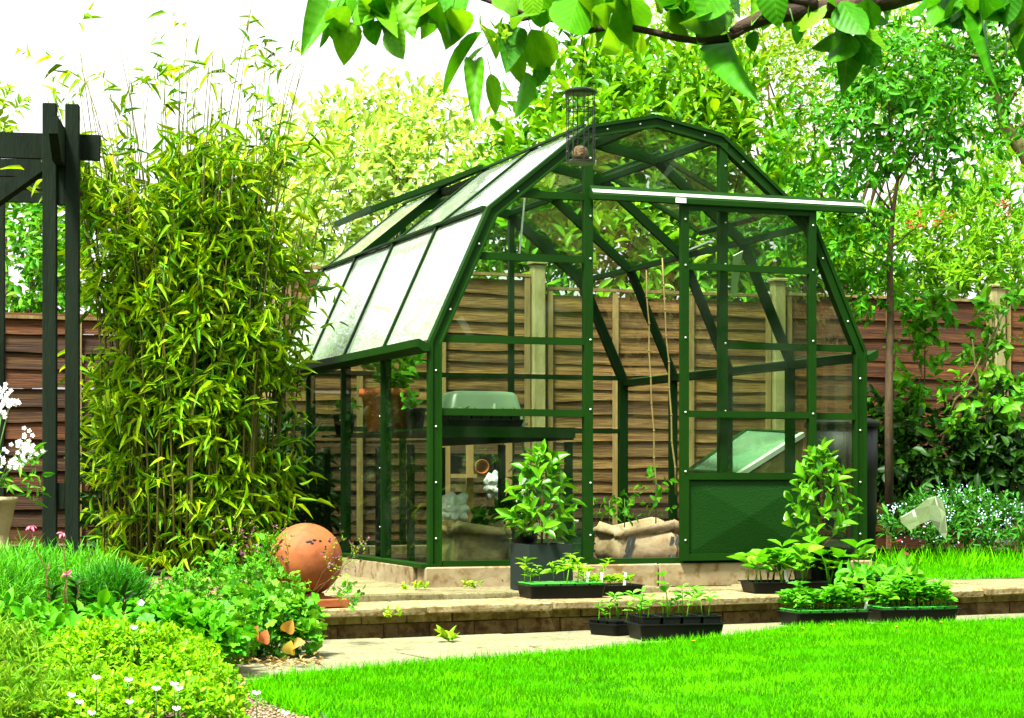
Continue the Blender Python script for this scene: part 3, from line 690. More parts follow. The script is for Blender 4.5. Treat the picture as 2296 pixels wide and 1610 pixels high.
# door rail and sliding door
rail = MB(); V = []
pr = [(-.036, 1.955), (-.036, 1.9), (-.085, 1.875), (-.095, 1.88), (-.095, 1.905), (-.06, 1.94), (-.05, 1.955)]
for x in (.862, 2.45): V += [(x, b, z) for b, z in pr]
n = len(pr); rail.add(V, [tuple(range(n)), tuple(range(2 * n - 1, n - 1, -1))] + [(k, k + n, (k + 1) % n + n, (k + 1) % n) for k in range(n)]).build('door_rail', M['frame'], gh)
MB().bar((.864, -.0795, 1.9245), (2.448, -.0795, 1.9245), .026, .002, (0, -.7, .7)).build('highlight_strip', M['strip'], gh)
MB().box((1.355, -.0985, 1.895), (.06, .003, .026)).build('rail_plate', M['label'], gh)
door = link('door', None, gh); DX0, DX1, DY = 1.37, 2.163, -.062
for x in (DX0 + .02, DX1 - .02): MB().bar((x, DY, .012), (x, DY, 1.885), .042, .034, (0, 1, 0)).build('stile', M['frame'], door)
for z, h in ((.03, .036), (.455, .036), (.782, .034), (1.555, .034), (1.868, .034)): MB().bar((DX0 + .041, DY, z), (DX1 - .041, DY, z), .036 if h > .035 else .034, .03, (0, 1, 0)).build('rail', M['frame'], door)
kx0, kx1, kz0, kz1 = DX0 + .041, DX1 - .041, .048, .437
MB().add([(kx0, DY, kz0), (kx1, DY, kz0), (kx1, DY, kz1), (kx0, DY, kz1), ((kx0 + kx1) / 2, DY - .02, (kz0 + kz1) / 2), (kx0, DY + .01, kz0), (kx1, DY + .01, kz0), (kx1, DY + .01, kz1), (kx0, DY + .01, kz1)],
         [(0, 1, 4), (1, 2, 4), (2, 3, 4), (3, 0, 4), (8, 7, 6, 5), (0, 5, 6, 1), (1, 6, 7, 2), (2, 7, 8, 3), (3, 8, 5, 0)]).build('kick_panel', M['panel'], door)
for z0, z1 in ((.473, .765), (.799, 1.538), (1.572, 1.851)): pane([(kx0, DY, z0), (kx1, DY, z0), (kx1, DY, z1), (kx0, DY, z1)], .003, M['glass'], 'pane', door)
# bolts
bm_ = MB().lathe([(0.0055, 0), (.0055, .003), (.0035, .005), (0.0, .0055)], 8).mesh('bolt', M['bolt'], True)
def bolt(x, y, z, par=gh): o = link('bolt', bm_, par); o.location = (x, y, z); o.rotation_euler = (R(90), 0, 0)
for i in range(8):
    a, b = off(i, .037), off(i + 1, .037); m_ = max(2, int((b - a).length / .27))
    for k in range(m_):
        t = (k + .5) / m_; p = a.lerp(b, t); bolt(p.x, -.019, p.y)
for x in MX:
    for z in (.15, .42, .8, 1.16, 1.58, 1.8, 2.1): bolt(x + .008, -.024, z)
for x in (DX0 + .02, DX1 - .02):
    for z in (.12, .48, .79, 1.18, 1.56, 1.8): bolt(x, DY - .017, z, door)
for x in (1.05, 1.45, 1.7, 2.2): bolt(x, -.038, 1.945)
for y in ST:
    for z in (.18, .5, .78): o = link('bolt', bm_, gh); o.location = (-.005, y + .018, z); o.rotation_euler = (R(90), 0, R(-90)); o.scale = (.7, .7, .7)

# ------------------------------------------------------------------ fence
FYAW = YAW; fo = Vector((.19, 15.0)); fd = Vector((math.cos(FYAW), math.sin(FYAW))); fn = Vector((math.sin(FYAW), -math.cos(FYAW)))
PITCH = 2.0
wob = []
def board_meshes(mat, h):
    out = []
    for q in range(5):
        r = np.random.default_rng(q + 200); n = 14; V = []; L2 = (PITCH - .12) / 2
        wv = np.cumsum(r.normal(0, .004, n)); wv -= np.linspace(wv[0], wv[-1], n)
        for i in range(n):
            x = -L2 + 2 * L2 * i / (n - 1)
            V += [(x, -.026, -.012 + wv[i]), (x, -.008, -.012 + wv[i]), (x, .008, h), (x, .0, h)]
        Fa = [(0, 3, 2, 1), (4 * n - 4, 4 * n - 3, 4 * n - 2, 4 * n - 1)]
        for i in range(n - 1):
            for k in range(4): Fa.append((4 * i + k, 4 * i + (k + 1) % 4, 4 * i + 4 + (k + 1) % 4, 4 * i + 4 + k))
        out.append(new_mesh('board', V, [f[::-1] for f in Fa], mat))
    return out
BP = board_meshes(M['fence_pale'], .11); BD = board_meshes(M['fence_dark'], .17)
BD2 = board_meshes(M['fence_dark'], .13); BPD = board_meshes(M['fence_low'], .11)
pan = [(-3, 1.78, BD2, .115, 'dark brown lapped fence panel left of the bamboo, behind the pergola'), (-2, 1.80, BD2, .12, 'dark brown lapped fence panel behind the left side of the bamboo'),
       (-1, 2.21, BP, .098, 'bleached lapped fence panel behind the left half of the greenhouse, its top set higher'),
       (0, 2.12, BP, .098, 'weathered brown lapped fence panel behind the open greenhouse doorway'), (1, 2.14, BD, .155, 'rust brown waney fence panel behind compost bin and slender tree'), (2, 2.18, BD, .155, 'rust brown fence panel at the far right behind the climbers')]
for k, top, bmz, ex, lbl in pan:
    p = fo + fd * (k * PITCH)
    t = thing('timber_fence', lbl, 'fence', (p.x, p.y, .14), FYAW, 'lapped timber fence panels')
    z = .0; i = 0; ht = top - .14
    while z < ht - .06:
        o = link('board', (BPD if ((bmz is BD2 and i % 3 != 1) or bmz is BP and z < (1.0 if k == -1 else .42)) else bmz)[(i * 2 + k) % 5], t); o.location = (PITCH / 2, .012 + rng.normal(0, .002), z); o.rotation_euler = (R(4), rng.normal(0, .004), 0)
        if (i * 7 + k) % 2: o.scale = (-1, 1, 1)
        z += ex * (1 + rng.normal(0, .06)); i += 1
    MB().box((PITCH / 2, -.004, ht + .012), (PITCH - .13, .05, .022)).build('capping', M['batten'], t)
    bx = (.09, .62, 1.25, PITCH - .09) if k < 1 else (.09, .98, PITCH - .09)
    for x in bx: MB().box((x, -.026, ht / 2), (.04, .022, ht - .02)).build('batten', M['batten'], t)
for k, lbl in ((-2, 'left, hidden in bamboo'), (-1, ''), (0, ''), (1, ''), (2, '')):
    p = fo + fd * (k * PITCH); zt = {-2: 1.85, -1: 2.24, 0: 2.3, 1: 2.24, 2: 2.26}[k]
    lb = {-2: 'fence post at the left beside the pergola', -1: 'fence post half hidden at the right edge of the bamboo', 0: 'pale capped fence post seen through the left front of the greenhouse', 1: 'pale fence post seen through the greenhouse door', 2: 'pale fence post at the far right behind the climbers'}[k]
    t = thing('fence_post', lb, 'fence post', (p.x, p.y - .03, .1), FYAW, 'fence posts')
    MB().box((0, 0, (zt - .1) / 2), (.095, .095, zt - .1), ch=.006).build('shaft', M['post'], t)
    MB().box((0, 0, zt - .1 + .014), (.125, .125, .026), ch=.006).build('cap', M['post'], t)

# ------------------------------------------------------------------ pergola
def pg(px, py, Y): return P(px, py, Y)
PY = 10.75
pt = thing('pergola', 'dark green stained timber pergola with twin posts and a diagonal brace', 'pergola', (P(110, 1200, PY).x, PY, .1))
pb = Vector(pt.location)
def pbar(a, b, w, h, name, ref=(0, 1, 0), chs=0): return MB().bar(Vector(a) - pb, Vector(b) - pb, w, h, ref).build(name, M['pergola'], pt)
pw = .073
xL = P(112, 0, PY).x; xR = P(160, 0, PY).x; zt = P(0, 233, PY).z
for x, yy in ((xL, PY), (xR, PY + .03)):
    o = MB().box((0, 0, 0), (pw, pw, zt - .1), .12, .004).build('post', M['pergola'], pt); o.location = Vector((x, yy, (zt + .1) / 2)) - pb
o = MB().box((0, 0, 0), (xR - xL - pw * 1.05, .05, .28), .12).build('spacer', M['pergola'], pt); o.location = Vector(((xL + xR) / 2, PY + .02, P(0, 400, PY).z)) - pb
o = MB().box((0, 0, 0), (xR - xL - pw * 1.05, .05, .14), .12).build('spacer', M['pergola'], pt); o.location = Vector(((xL + xR) / 2, PY + .02, P(0, 1112, PY).z)) - pb
bY = PY + .1
pbar(P(-260, 318, bY), P(224, 332, bY + .03), .05, .135, 'beam', (0, 0, 1))
for dy, py in ((.9, 378), (1.8, 408), (2.7, 438)): pbar(P(-260, py - 6, bY + dy), P(106, py, bY + dy), .05, .1, 'beam', (0, 0, 1))
# short rafter between the posts, end cut at a slant
r0 = P(152, 300, PY - .3); r1 = P(132, 372, PY + .9)
m_ = MB(); sx = .024
sec = [(PY - .36, P(0, 288, PY).z), (PY - .36, P(0, 325, PY).z), (PY - .2, P(0, 372, PY).z), (PY + 2.7, P(0, 372, PY).z), (PY + 2.7, P(0, 288, PY).z)]
xc = (xL + xR) / 2
V = [(xc - sx - pb.x + (y - PY) * -.12, y - pb.y, z - pb.z) for y, z in sec] + [(xc + sx - pb.x + (y - PY) * -.12, y - pb.y, z - pb.z) for y, z in sec]
m_.add(V, [(0, 1, 2, 3, 4), (9, 8, 7, 6, 5)] + [(k, k + 5, (k + 1) % 5 + 5, (k + 1) % 5) for k in range(5)]).build('rafter', M['pergola'], pt)
pbar(P(98, 372, PY + .02), P(-70, 492, PY + .02), .06, .1, 'brace', (0, 1, 0))
o = MB().box((0, 0, 0), (.08, .08, P(0, 440, 13).z - .1), .1).build('post', M['pergola'], pt); o.location = Vector((P(-4, 0, 13.2).x, 13.2, (P(0, 440, 13).z + .1) / 2)) - pb

# ------------------------------------------------------------------ trees and shrubs behind
def plant(name, label, cat, x, y, z=.1, group=None): return thing(name, label, cat, (x, y, z), 0, group)
def blob(px, py, Y, rx, rz, ry=None):          # radii in pixels of the 2296 px frame
    k = Y / F; return (tuple(P(px, py, Y)), (rx * k, (ry or (rx + rz) / 2) * k, rz * k))
def crown(root, blobs, nsh, k, slen, L, Wd, tpl, mat, single=300, up=.5, ang=60, droop=.3, shell=.5, lv=.3, cell=14, name='leaf', rest='foliage'):
    o_, u_ = blob_points(blobs, nsh, shell); ax = u_ + rng.normal(0, .35, u_.shape); ax[:, 2] += up
    pos, d, nn = shoots(o_, ax, k, slen, ang, droop)
    N = len(pos); ls = L * (1 + rng.normal(0, lv, N)).clip(.45, 1.8)
    put_leaves(root, tpl, mat, pos, d, nn, ls, ls * Wd, single, name, rest, cell=cell)
    return o_
def twigs(root, start, ends, r0, r1, mat, k=14, name='branch'):
    idx = rng.choice(len(ends), min(k, len(ends)), replace=False)
    for i in idx: limb(root, start(ends[i]), ends[i], r0, r1, mat, name)

def at_base(px, Y): v = P(px, 1100, Y); return v.x, Y
# cherry laurel
x, y = at_base(1400, 17.3)
t = plant('laurel_shrub', 'big glossy bright green laurel shrub rising behind the greenhouse roof', 'shrub', x, y)
bl_ = [blob(1330, 470, 17.2, 260, 200), blob(1420, 330, 17.5, 230, 190), blob(1180, 520, 16.8, 140, 120), blob(1600, 480, 17.6, 220, 210), blob(1500, 230, 17.9, 180, 150), blob(1300, 240, 17.8, 130, 120), blob(1660, 600, 17.0, 200, 130), blob(1780, 560, 17.4, 130, 130), blob(1400, 640, 16.8, 260, 100)]
e = crown(t, bl_, 1250, 8, .3, .135, .36, T_OVAL, M['laurel'], 300, up=1.1, ang=62, droop=.05, shell=.45)
for i in range(7): limb(t, (x + rng.normal(0, .3), y, .1), e[rng.integers(len(e))], .035, .01, M['bark'], 'stem')
# pale variegated shrub
x, y = at_base(900, 17.5)
t = plant('variegated_shrub', 'pale cream and lime leaved shrub between the bamboo and the laurel', 'shrub', x, y)
bl_ = [blob(820, 470, 17.4, 210, 170), blob(980, 400, 17.6, 190, 150), blob(760, 360, 17.9, 170, 130), blob(1060, 500, 17.1, 130, 110), blob(900, 280, 18.1, 140, 90), blob(680, 560, 17, 130, 110)]
e = crown(t, bl_, 1000, 7, .22, .088, .42, T_OVAL, M['dogwood'], 300, up=.8, ang=65, droop=.1, shell=.4)
twigs(t, lambda q: (x + (q[0] - x) * .45, y, 1.2 + rng.random() * .5), e, .016, .005, M['bark_thin'], 26)
for i in range(5): limb(t, (x + rng.normal(0, .2), y, .1), (x + rng.normal(0, .5), y, 1.6), .035, .018, M['bark_thin'], 'stem')
# tall airy tree far behind on the right
x, y = at_base(1850, 21)
t = plant('airy_tree', 'tall feathery yellow green tree filling the sky behind the laurel at right', 'tree', x, y)
bl_ = [blob(1700, 260, 21, 200, 190), blob(1900, 120, 21.5, 260, 170), blob(2150, 160, 22, 220, 200), blob(1650, 90, 21.5, 170, 130), blob(2290, 430, 21, 50, 120), blob(1480, 110, 21.5, 140, 110)]
e = crown(t, bl_, 1650, 7, .28, .085, .34, T_SMALL, M['airy'], 0, up=.6, ang=65, droop=.25, shell=.25, rest='crown')
limb(t, (x, y, .1), (x + .2, y, 3.6), .11, .05, M['bark'], 'trunk', .04)
twigs(t, lambda q: (x + (q[0] - x) * .3, y + (q[1] - y) * .3, min(q[2] - .3, 2.6 + rng.random())), e, .02, .006, M['bark_thin'], 30)
# slender rowan in front of the fence
RY = 14.6
x, y = P(1995, 1100, RY).x, RY
t = plant('rowan_tree', 'slender young tree with dark trunk in front of the brown fence', 'tree', x, y)
tr_ = [P(1994, 1180, RY), P(1993, 900, RY), P(1996, 700, RY), P(1995, 560, RY), P(2003, 470, RY), P(2013, 400, RY), P(1996, 300, RY), P(1990, 180, RY)]
MB().tube([p - t.location for p in tr_], [.034, .03, .027, .022, .016, .013, .009, .005], 8).build('trunk', M['bark'], t, True)
for a, b, r in (((1996, 470), (1930, 380), .01), ((2000, 470), (1975, 330), .009), ((2012, 405), (2090, 300), .009), ((1996, 600), (1900, 540), .008), ((1995, 520), (1830, 430), .01), ((1998, 300), (1880, 230), .008), ((1995, 250), (2110, 180), .008), ((1990, 690), (1925, 640), .008), ((1996, 560), (2060, 500), .007)):
    limb(t, P(*a, RY), P(*b, RY + rng.normal(0, .2)), r, .004, M['bark'])
bl_ = [blob(1880, 350, RY, 150, 110), blob(2010, 260, RY, 170, 120), blob(1830, 470, RY, 120, 90), blob(2120, 330, RY, 110, 110), blob(1900, 570, RY, 110, 70), blob(1990, 150, RY, 130, 80), blob(1940, 640, RY, 90, 50), blob(2120, 220, RY + .2, 90, 80)]
crown(t, bl_, 500, 9, .2, .068, .42, T_OVAL, M['rowan'], 300, up=.1, ang=70, droop=.3, shell=.2, cell=10)
# leaning mossy tree at the right edge
x, y = P(2420, 900, 18.5).x, 18.5
t = plant('mossy_tree', 'leaning tree with pale mossy trunk at the top right edge', 'tree', x, y)
tp = [P(2420, 1150, 18.5), P(2400, 800, 18.5), P(2360, 480, 18.5), P(2300, 345, 18.5), P(2255, 290, 18.5), P(2238, 225, 18.5), P(2215, 165, 18.5), P(2190, 110, 18.5)]
MB().tube([p - t.location for p in tp], [.12, .11, .09, .075, .06, .045, .03, .02], 8).build('trunk', M['bark_moss'], t, True)
for a, b in (((2245, 250), (2290, 190)), ((2255, 285), (2190, 320)), ((2215, 165), (2280, 80)), ((2200, 130), (2090, 90)), ((2262, 300), (2340, 240))): limb(t, P(*a, 18.5), P(*b, 18.5), .025, .008, M['bark_moss'])
bl_ = [blob(2180, 90, 18.5, 150, 90), blob(2290, 110, 18.5, 120, 110), blob(2090, 150, 18.6, 90, 70), blob(2300, 250, 18.5, 60, 60)]
crown(t, bl_, 260, 8, .25, .085, .4, T_OVAL, M['rowan'], 120, up=.2, droop=.3, shell=.2)
# willow-like shrub above the right fence
x, y = at_base(2140, 17.4)
t = plant('yellow_green_shrub', 'loose yellow green shrub with red flower clusters above the right fence', 'shrub', x, y)
bl_ = [blob(2120, 560, 17.4, 190, 110), blob(2240, 500, 17.6, 120, 130), blob(1990, 600, 17.2, 130, 80), blob(2200, 640, 17, 150, 60), blob(1850, 600, 17.2, 120, 80)]
e = crown(t, bl_, 750, 8, .26, .1, .24, T_LANCE, M['willow'], 300, up=.7, ang=50, droop=.1, shell=.3)
for px, py in ((2065, 505), (2100, 500), (2112, 478), (2060, 475), (2135, 480), (2245, 455), (2258, 460), (2040, 500), (2255, 482)):
    c = np.array(P(px, py, 16.6)); k = 16; pos = c + rng.normal(0, .018, (k, 3)); d = norm(rng.normal(size=(k, 3)))
    put_leaves(t, T_OVAL, M['red_flower'], pos, d, norm(rng.normal(size=(k, 3))), .022, .014, 0, 'petal', 'flower_cluster')
for i in range(6): limb(t, (x + rng.normal(0, .25), y, .1), e[rng.integers(len(e))], .02, .006, M['bark_thin'], 'stem')
# tree behind the pergola at left
x, y = at_base(60, 16.5)
t = plant('hedge_tree', 'open leafy tree seen through the pergola at the left edge', 'tree', x, y)
bl_ = [blob(60, 560, 16.5, 130, 110), blob(150, 640, 16.3, 130, 100), blob(20, 680, 16.4, 130, 80), blob(120, 480, 16.8, 110, 60)]
e = crown(t, bl_, 330, 8, .24, .085, .42, T_OVAL, M['climber'], 200, up=.3, shell=.2)
limb(t, (x, y, .1), (x + .1, y, 2.2), .05, .03, M['bark'], 'trunk')
twigs(t, lambda q: (x, y, 1.6 + rng.random() * .6), e, .014, .005, M['bark'], 14)
x, y = at_base(-30, 17.5)
t = plant('distant_sprig_tree', 'wispy tree top poking above the pergola beam at the far left', 'tree', x, y)
crown(t, [blob(-10, 270, 17.5, 45, 40)], 30, 7, .22, .08, .4, T_OVAL, M['airy'], 0, rest='crown'); limb(t, (x, y, .1), P(-8, 290, 17.5), .05, .008, M['bark'], 'trunk')

# ------------------------------------------------------------------ bamboo
BX, BY = P(432, 0, 11.45).x, 11.45
t = plant('bamboo_clump', 'tall dense yellow green bamboo clump left of the greenhouse', 'bamboo', BX, BY, .2)
org = []; axs = []
for i in range(150):
    a = rng.random() * 6.28; r = math.sqrt(rng.random()); bx = BX + .46 * r * math.cos(a); by = BY + .32 * r * math.sin(a)
    if rng.random() < .2: bx += rng.normal(0, .12)
    top = rng.uniform(1.7, 3.1) if i < 122 else rng.uniform(2.8, 3.3)
    ox = .24 * r * math.cos(a) + rng.normal(.03, .17); oy = .12 * r * math.sin(a) + rng.normal(0, .06)
    def cp(z): q = z / 2.7; return np.array([bx + ox * q * q, by + oy * q * q, .2 + z])
    zs = np.linspace(0, top, 8)
    MB().tube([cp(z) - np.array(t.location) for z in zs], list(np.linspace(.0075, .002, 8)), 5).build('culm', M['culm'], t, True)
    nn_ = int((top - .2) / .095)
    for z in np.linspace(.06, top, nn_):
        if rng.random() > (.7 + .3 * min(1, z / 1.0)): continue
        if math.sin(bx * 9 + z * 3.1 + 1.3 * math.sin(z * 4)) * math.sin(z * 5.3 + bx * 4) < -.12 and rng.random() < .82: continue
        if rng.random() < min(.5, max(0, (z - 1.6) / 2.2)): continue
        if z > 2.45 and rng.random() < .45: continue
        for _ in range(2 if z < 2.35 else 1):
            c = cp(z); h = rng.random() * 6.28; org.append(c); axs.append((math.cos(h), math.sin(h) - .25, .35 + .3 * (z > 2.5)))
org = np.array(org); axs = np.array(axs)
pos, d, nn = shoots(org, axs, 5, rng.uniform(.06, .2, len(org)) * (1 + (rng.random(len(org)) < .14) * 1.1), 55, .45, .28)
N = len(pos); ls = rng.uniform(.045, .15, N)
put_leaves(t, T_LANCE, M['bamboo'], pos, d, nn, ls, ls * rng.uniform(.13, .2, N), 300, cell=16)
print('bamboo leaves', N)

# shrubs added behind the bamboo to darken the side glass reflections
for px, Y, h_, lb in ((520, 12.7, 1.0, 'added dark shrub behind the right half of the bamboo, darkening reflections'), (330, 12.9, 1.1, 'added dark shrub behind the left half of the bamboo, darkening reflections'), (600, 13.2, .8, 'low added dark shrub in the corner where bamboo and fence meet')):
    v = P(px, 0, Y); t = plant('added_shrub', lb, 'shrub', v.x, Y, .13, 'added shrubs behind the bamboo')
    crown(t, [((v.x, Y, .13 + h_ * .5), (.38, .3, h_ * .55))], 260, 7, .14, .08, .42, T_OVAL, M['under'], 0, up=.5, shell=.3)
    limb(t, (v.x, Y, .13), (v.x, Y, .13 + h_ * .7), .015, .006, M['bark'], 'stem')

# ------------------------------------------------------------------ right border
def mound(root, blobs, nsh, k, slen, L, Wd, tpl, mat, **kw): return crown(root, blobs, nsh, k, slen, L, Wd, tpl, mat, **kw)
x, y = at_base(2140, 15.2)
t = plant('dark_undergrowth', 'deep green shady undergrowth at the foot of the right fence', 'shrub', x, y, .12)
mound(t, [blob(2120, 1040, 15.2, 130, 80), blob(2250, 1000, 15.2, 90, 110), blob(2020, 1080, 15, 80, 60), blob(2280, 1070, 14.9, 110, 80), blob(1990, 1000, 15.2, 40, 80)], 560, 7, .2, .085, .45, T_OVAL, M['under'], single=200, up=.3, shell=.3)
x, y = at_base(2050, 15.4)
t = plant('fence_climber', 'light green climber trailing down the fence beside the slender tree', 'climber', x, y, .12)
pts_ = [(2080, 680), (2085, 740), (2080, 800), (2060, 850), (2040, 900), (2030, 760), (2000, 880), (2050, 950), (2110, 690), (2090, 860), (1990, 960), (1960, 940), (2140, 720), (2020, 1000), (2060, 700), (2030, 680), (2000, 660), (2065, 720)]
mound(t, [blob(px, py, 15.25, 26, 26) for px, py in pts_], 95, 6, .1, .085, .5, T_OVAL, M['climber'], single=300, up=.1, droop=.4, shell=.1)
for a, b in (((2060, 1150), (2080, 680)), ((2030, 1150), (2000, 880)), ((2045, 1150), (2040, 760))): limb(t, P(*a, 15.3), P(*b, 15.3), .008, .004, M['bark_thin'], 'stem')
x, y = at_base(2230, 14.9)
t = plant('rose_bush', 'tall shrub rose with arching stems at the right edge', 'shrub', x, y, .12)
mound(t, [blob(2230, 720, 14.9, 60, 60), blob(2260, 800, 14.9, 60, 70), blob(2200, 830, 14.9, 40, 60), blob(2280, 680, 14.9, 50, 50), blob(2180, 760, 14.9, 40, 30), blob(2250, 920, 14.8, 60, 60), blob(2160, 900, 14.8, 40, 40)], 80, 7, .14, .08, .5, T_OVAL, M['climber'], single=300, up=.3, droop=.3, shell=.15)
for a, b in (((2110, 1000), (2290, 640)), ((2150, 1100), (2250, 700)), ((2200, 1100), (2230, 690)), ((2240, 1100), (2180, 760)), ((2130, 930), (2200, 800))): limb(t, P(*a, 15), P(*b, 14.9), .013, .006, M['bark_moss'], 'stem')
x, y = at_base(2160, 14.3)
t = plant('forget_me_not_patch', 'drift of pale blue forget-me-nots along the right border', 'flowers', x, y, .14)
fb = [blob(2190, 1185, 14.2, 130, 55), blob(2060, 1180, 14.1, 90, 50), blob(2280, 1190, 14, 90, 55), blob(2140, 1150, 14.6, 110, 50)]
e = mound(t, fb, 420, 6, .1, .055, .3, T_OVAL, M['tomato'], single=150, up=1, ang=55, droop=.05, shell=.2)
o_, u_ = blob_points(fb, 260, .85); o_ = o_[(o_[:, 2] > .38) | (rng.random(len(o_)) < .3)]
o_[:, 2] += .04; k = 5; pos = np.repeat(o_, k, 0) + rng.normal(0, .014, (len(o_) * k, 3)); dd = norm(rng.normal(size=pos.shape)); n2 = np.tile([0, -1., .6], (len(pos), 1)) + rng.normal(0, .3, pos.shape)
put_leaves(t, T_SMALL, M['blue_flower'], pos, dd, n2, .013, .011, 0, 'petal', 'flowers')
# rough grass before the border
poly = [(2.3, 12.6), (2.6, 12.2), (4.6, 13.6), (4.6, 14.4), (2.4, 14.2)]
tag(blades('rough_grass', poly, .14, 1300, .11, .007, M['lawn'], .35), 'tall rough grass at the foot of the right border', 'grass')
# polythene cloche left on the border
c0 = P(2070, 1200, 13.5)
t = thing('polythene_sheet', 'crumpled translucent polythene sheet lying in the right border', 'plastic sheet', (c0.x, c0.y, .14))
V = []; gp = [[(2018, 1160), (2050, 1142), (2078, 1118), (2098, 1112), (2114, 1122)], [(2020, 1172), (2055, 1158), (2085, 1135), (2104, 1136), (2120, 1150)], [(2030, 1180), (2060, 1168), (2083, 1152), (2112, 1172), (2124, 1195)], [(2040, 1190), (2062, 1176), (2086, 1166), (2108, 1196), (2120, 1210)]]
m_ = MB(); nr = 4; nc = 5
for th in (0, 1):
    for r_ in range(nr):
        for c_ in range(nc):
            q = P(*gp[r_][c_], 13.7 - r_ * .1 + .06 * ((r_ * c_) % 2) + th * .012) - t.location; V.append(q)
Fa = []
for th in (0, 1):
    for r_ in range(nr - 1):
        for c_ in range(nc - 1):
            a = th * nr * nc + r_ * nc + c_; f = (a, a + nc, a + nc + 1, a + 1); Fa.append(f if th == 0 else f[::-1])
m_.add(V, Fa).build('sheet', M['fleece'], t)
# compost bin and cold frame behind the greenhouse
bc = P(1893, 1160, 13.4)
t = thing('compost_bin', 'black plastic compost bin outside the greenhouse right side', 'bin', (bc.x, 13.5, .1))
h = P(0, 945, 13.5).z - .1
MB().lathe([(.2, 0), (.22, .02), (.225, h * .3), (.232, h * .31), (.23, h * .62), (.238, h * .63), (.236, h - .04)], 28).build('barrel', M['compostbin'], t, True)
MB().lathe([(.25, h - .042), (.255, h - .01), (.25, h), (.19, h + .02), (.06, h + .03), (0, h + .03)], 28).build('lid', M['compostbin'], t, True)
cf = thing('cold_frame', 'timber cold frame with sloping dirty glass lid seen through the greenhouse door', 'cold frame', (1.5, 13.5, .1))
A, B, C, D = P(1545, 1062, 13.35), P(1655, 1070, 13.0), P(1800, 978, 13.5), P(1676, 970, 14.15)
q = Vector(cf.location); top = [A, B, C, D]
nn_ = (B - A).cross(D - A).normalized()
if nn_.z < 0: nn_ = -nn_
MB().add([p - q for p in top] + [p - q + nn_ * .02 for p in top], [(3, 2, 1, 0), (4, 5, 6, 7)] + [(k, (k + 1) % 4, (k + 1) % 4 + 4, k + 4) for k in range(4)]).build('lid', M['coldglass'], cf)
for k in range(4): MB().bar(top[k] - q + nn_ * .012, top[(k + 1) % 4] - q + nn_ * .012, .035, .032, nn_).build('lid_rail', M['alu' if k == 1 else 'frame'], cf)
lowv = [Vector((p.x, p.y, .1)) - q for p in top]; hiv = [p - q - Vector((0, 0, .03)) for p in top]
for k in range(4):
    a, b = k, (k + 1) % 4; ins = (sum((Vector(v) for v in lowv), Vector()) / 4)
    def inn3(v): w = ins - v; w.z = 0; return v + w.normalized() * .03
    V = [lowv[a], lowv[b], hiv[b], hiv[a], inn3(lowv[a]), inn3(lowv[b]), inn3(hiv[b]), inn3(hiv[a])]
    MB().add(V, [(0, 1, 2, 3), (7, 6, 5, 4), (0, 4, 5, 1), (1, 5, 6, 2), (2, 6, 7, 3), (3, 7, 4, 0)]).build('side_board', M['batten'], cf)

# ------------------------------------------------------------------ inside the greenhouse
def GX(px, y):
    r = (px - 1148) / F; X0 = G0.x + gv.x * y; Z0 = G0.y + gv.y * y; return (r * Z0 - X0) / (gu.x - gu.y * r)
def GZ(py, x, y): return CH + (HY - py) / F * (G0.y + gu.y * x + gv.y * y) - G0.z
FZ = -.058
BT = .705
bench = thing('potting_bench', 'dark green metal staging bench along the left inside of the greenhouse', 'bench', GL(0, 0), YAW)
MB().box((.455, 1.25, BT - .006), (.77, 2.2, .012)).build('bench_top', M['frame_dark'], bench)
MB().box((.455, .145, BT - .022), (.8, .022, .055)).build('edge_rail', M['frame'], bench)
MB().box((.845, 1.25, BT - .03), (.022, 2.18, .06)).build('edge_rail', M['frame'], bench)
for xx, yy in ((.83, .17), (.09, .17), (.83, 1.2), (.3, 1.25), (.83, 2.3), (.09, 2.3), (.42, 2.3)): MB().box((xx, yy, (BT - .07 + FZ) / 2), (.035, .035, BT - .07 - FZ)).build('leg', M['frame_dark'], bench)

def pot_mesh(root, r, h, mat, z=0, rim=.012, name='pot', n=20, soil=True):
    MB().lathe([(r * .72, z), (r * .93, z + h * .82), (r * .95, z + h * .82), (r + rim * .4, z + h * .83), (r + rim * .4, z + h), (r * .93, z + h), (r * .9, z + h * .9), (r * .7, z + h * .5)], n).build(name, mat, root, True)
    if soil: MB().lathe([(r * .9, z + h * .8), (r * .9, z + h * .87), (0, z + h * .9)], n).build('compost', M['compost'], root, True)
def sqpot(root, s, h, mat, c=(0, 0, 0), name='pot', soil=True, rz=0):
    o = MB().rloft([(s * .76, s * .76, 0), (s * .96, s * .96, h * .9), (s * 1.03, s * 1.03, h * .9), (s * 1.03, s * 1.03, h), (s * .93, s * .93, h), (s * .88, s * .88, h * .7)], s * .15, cap1=False).build(name, mat, root); o.location = c; o.rotation_euler = (0, 0, rz)
    if soil: s_ = MB().rloft([(s * .86, s * .86, h * .75), (s * .92, s * .92, h * .86)], s * .1).build('compost', M['compost'], root); s_.location = c; s_.rotation_euler = (0, 0, rz)

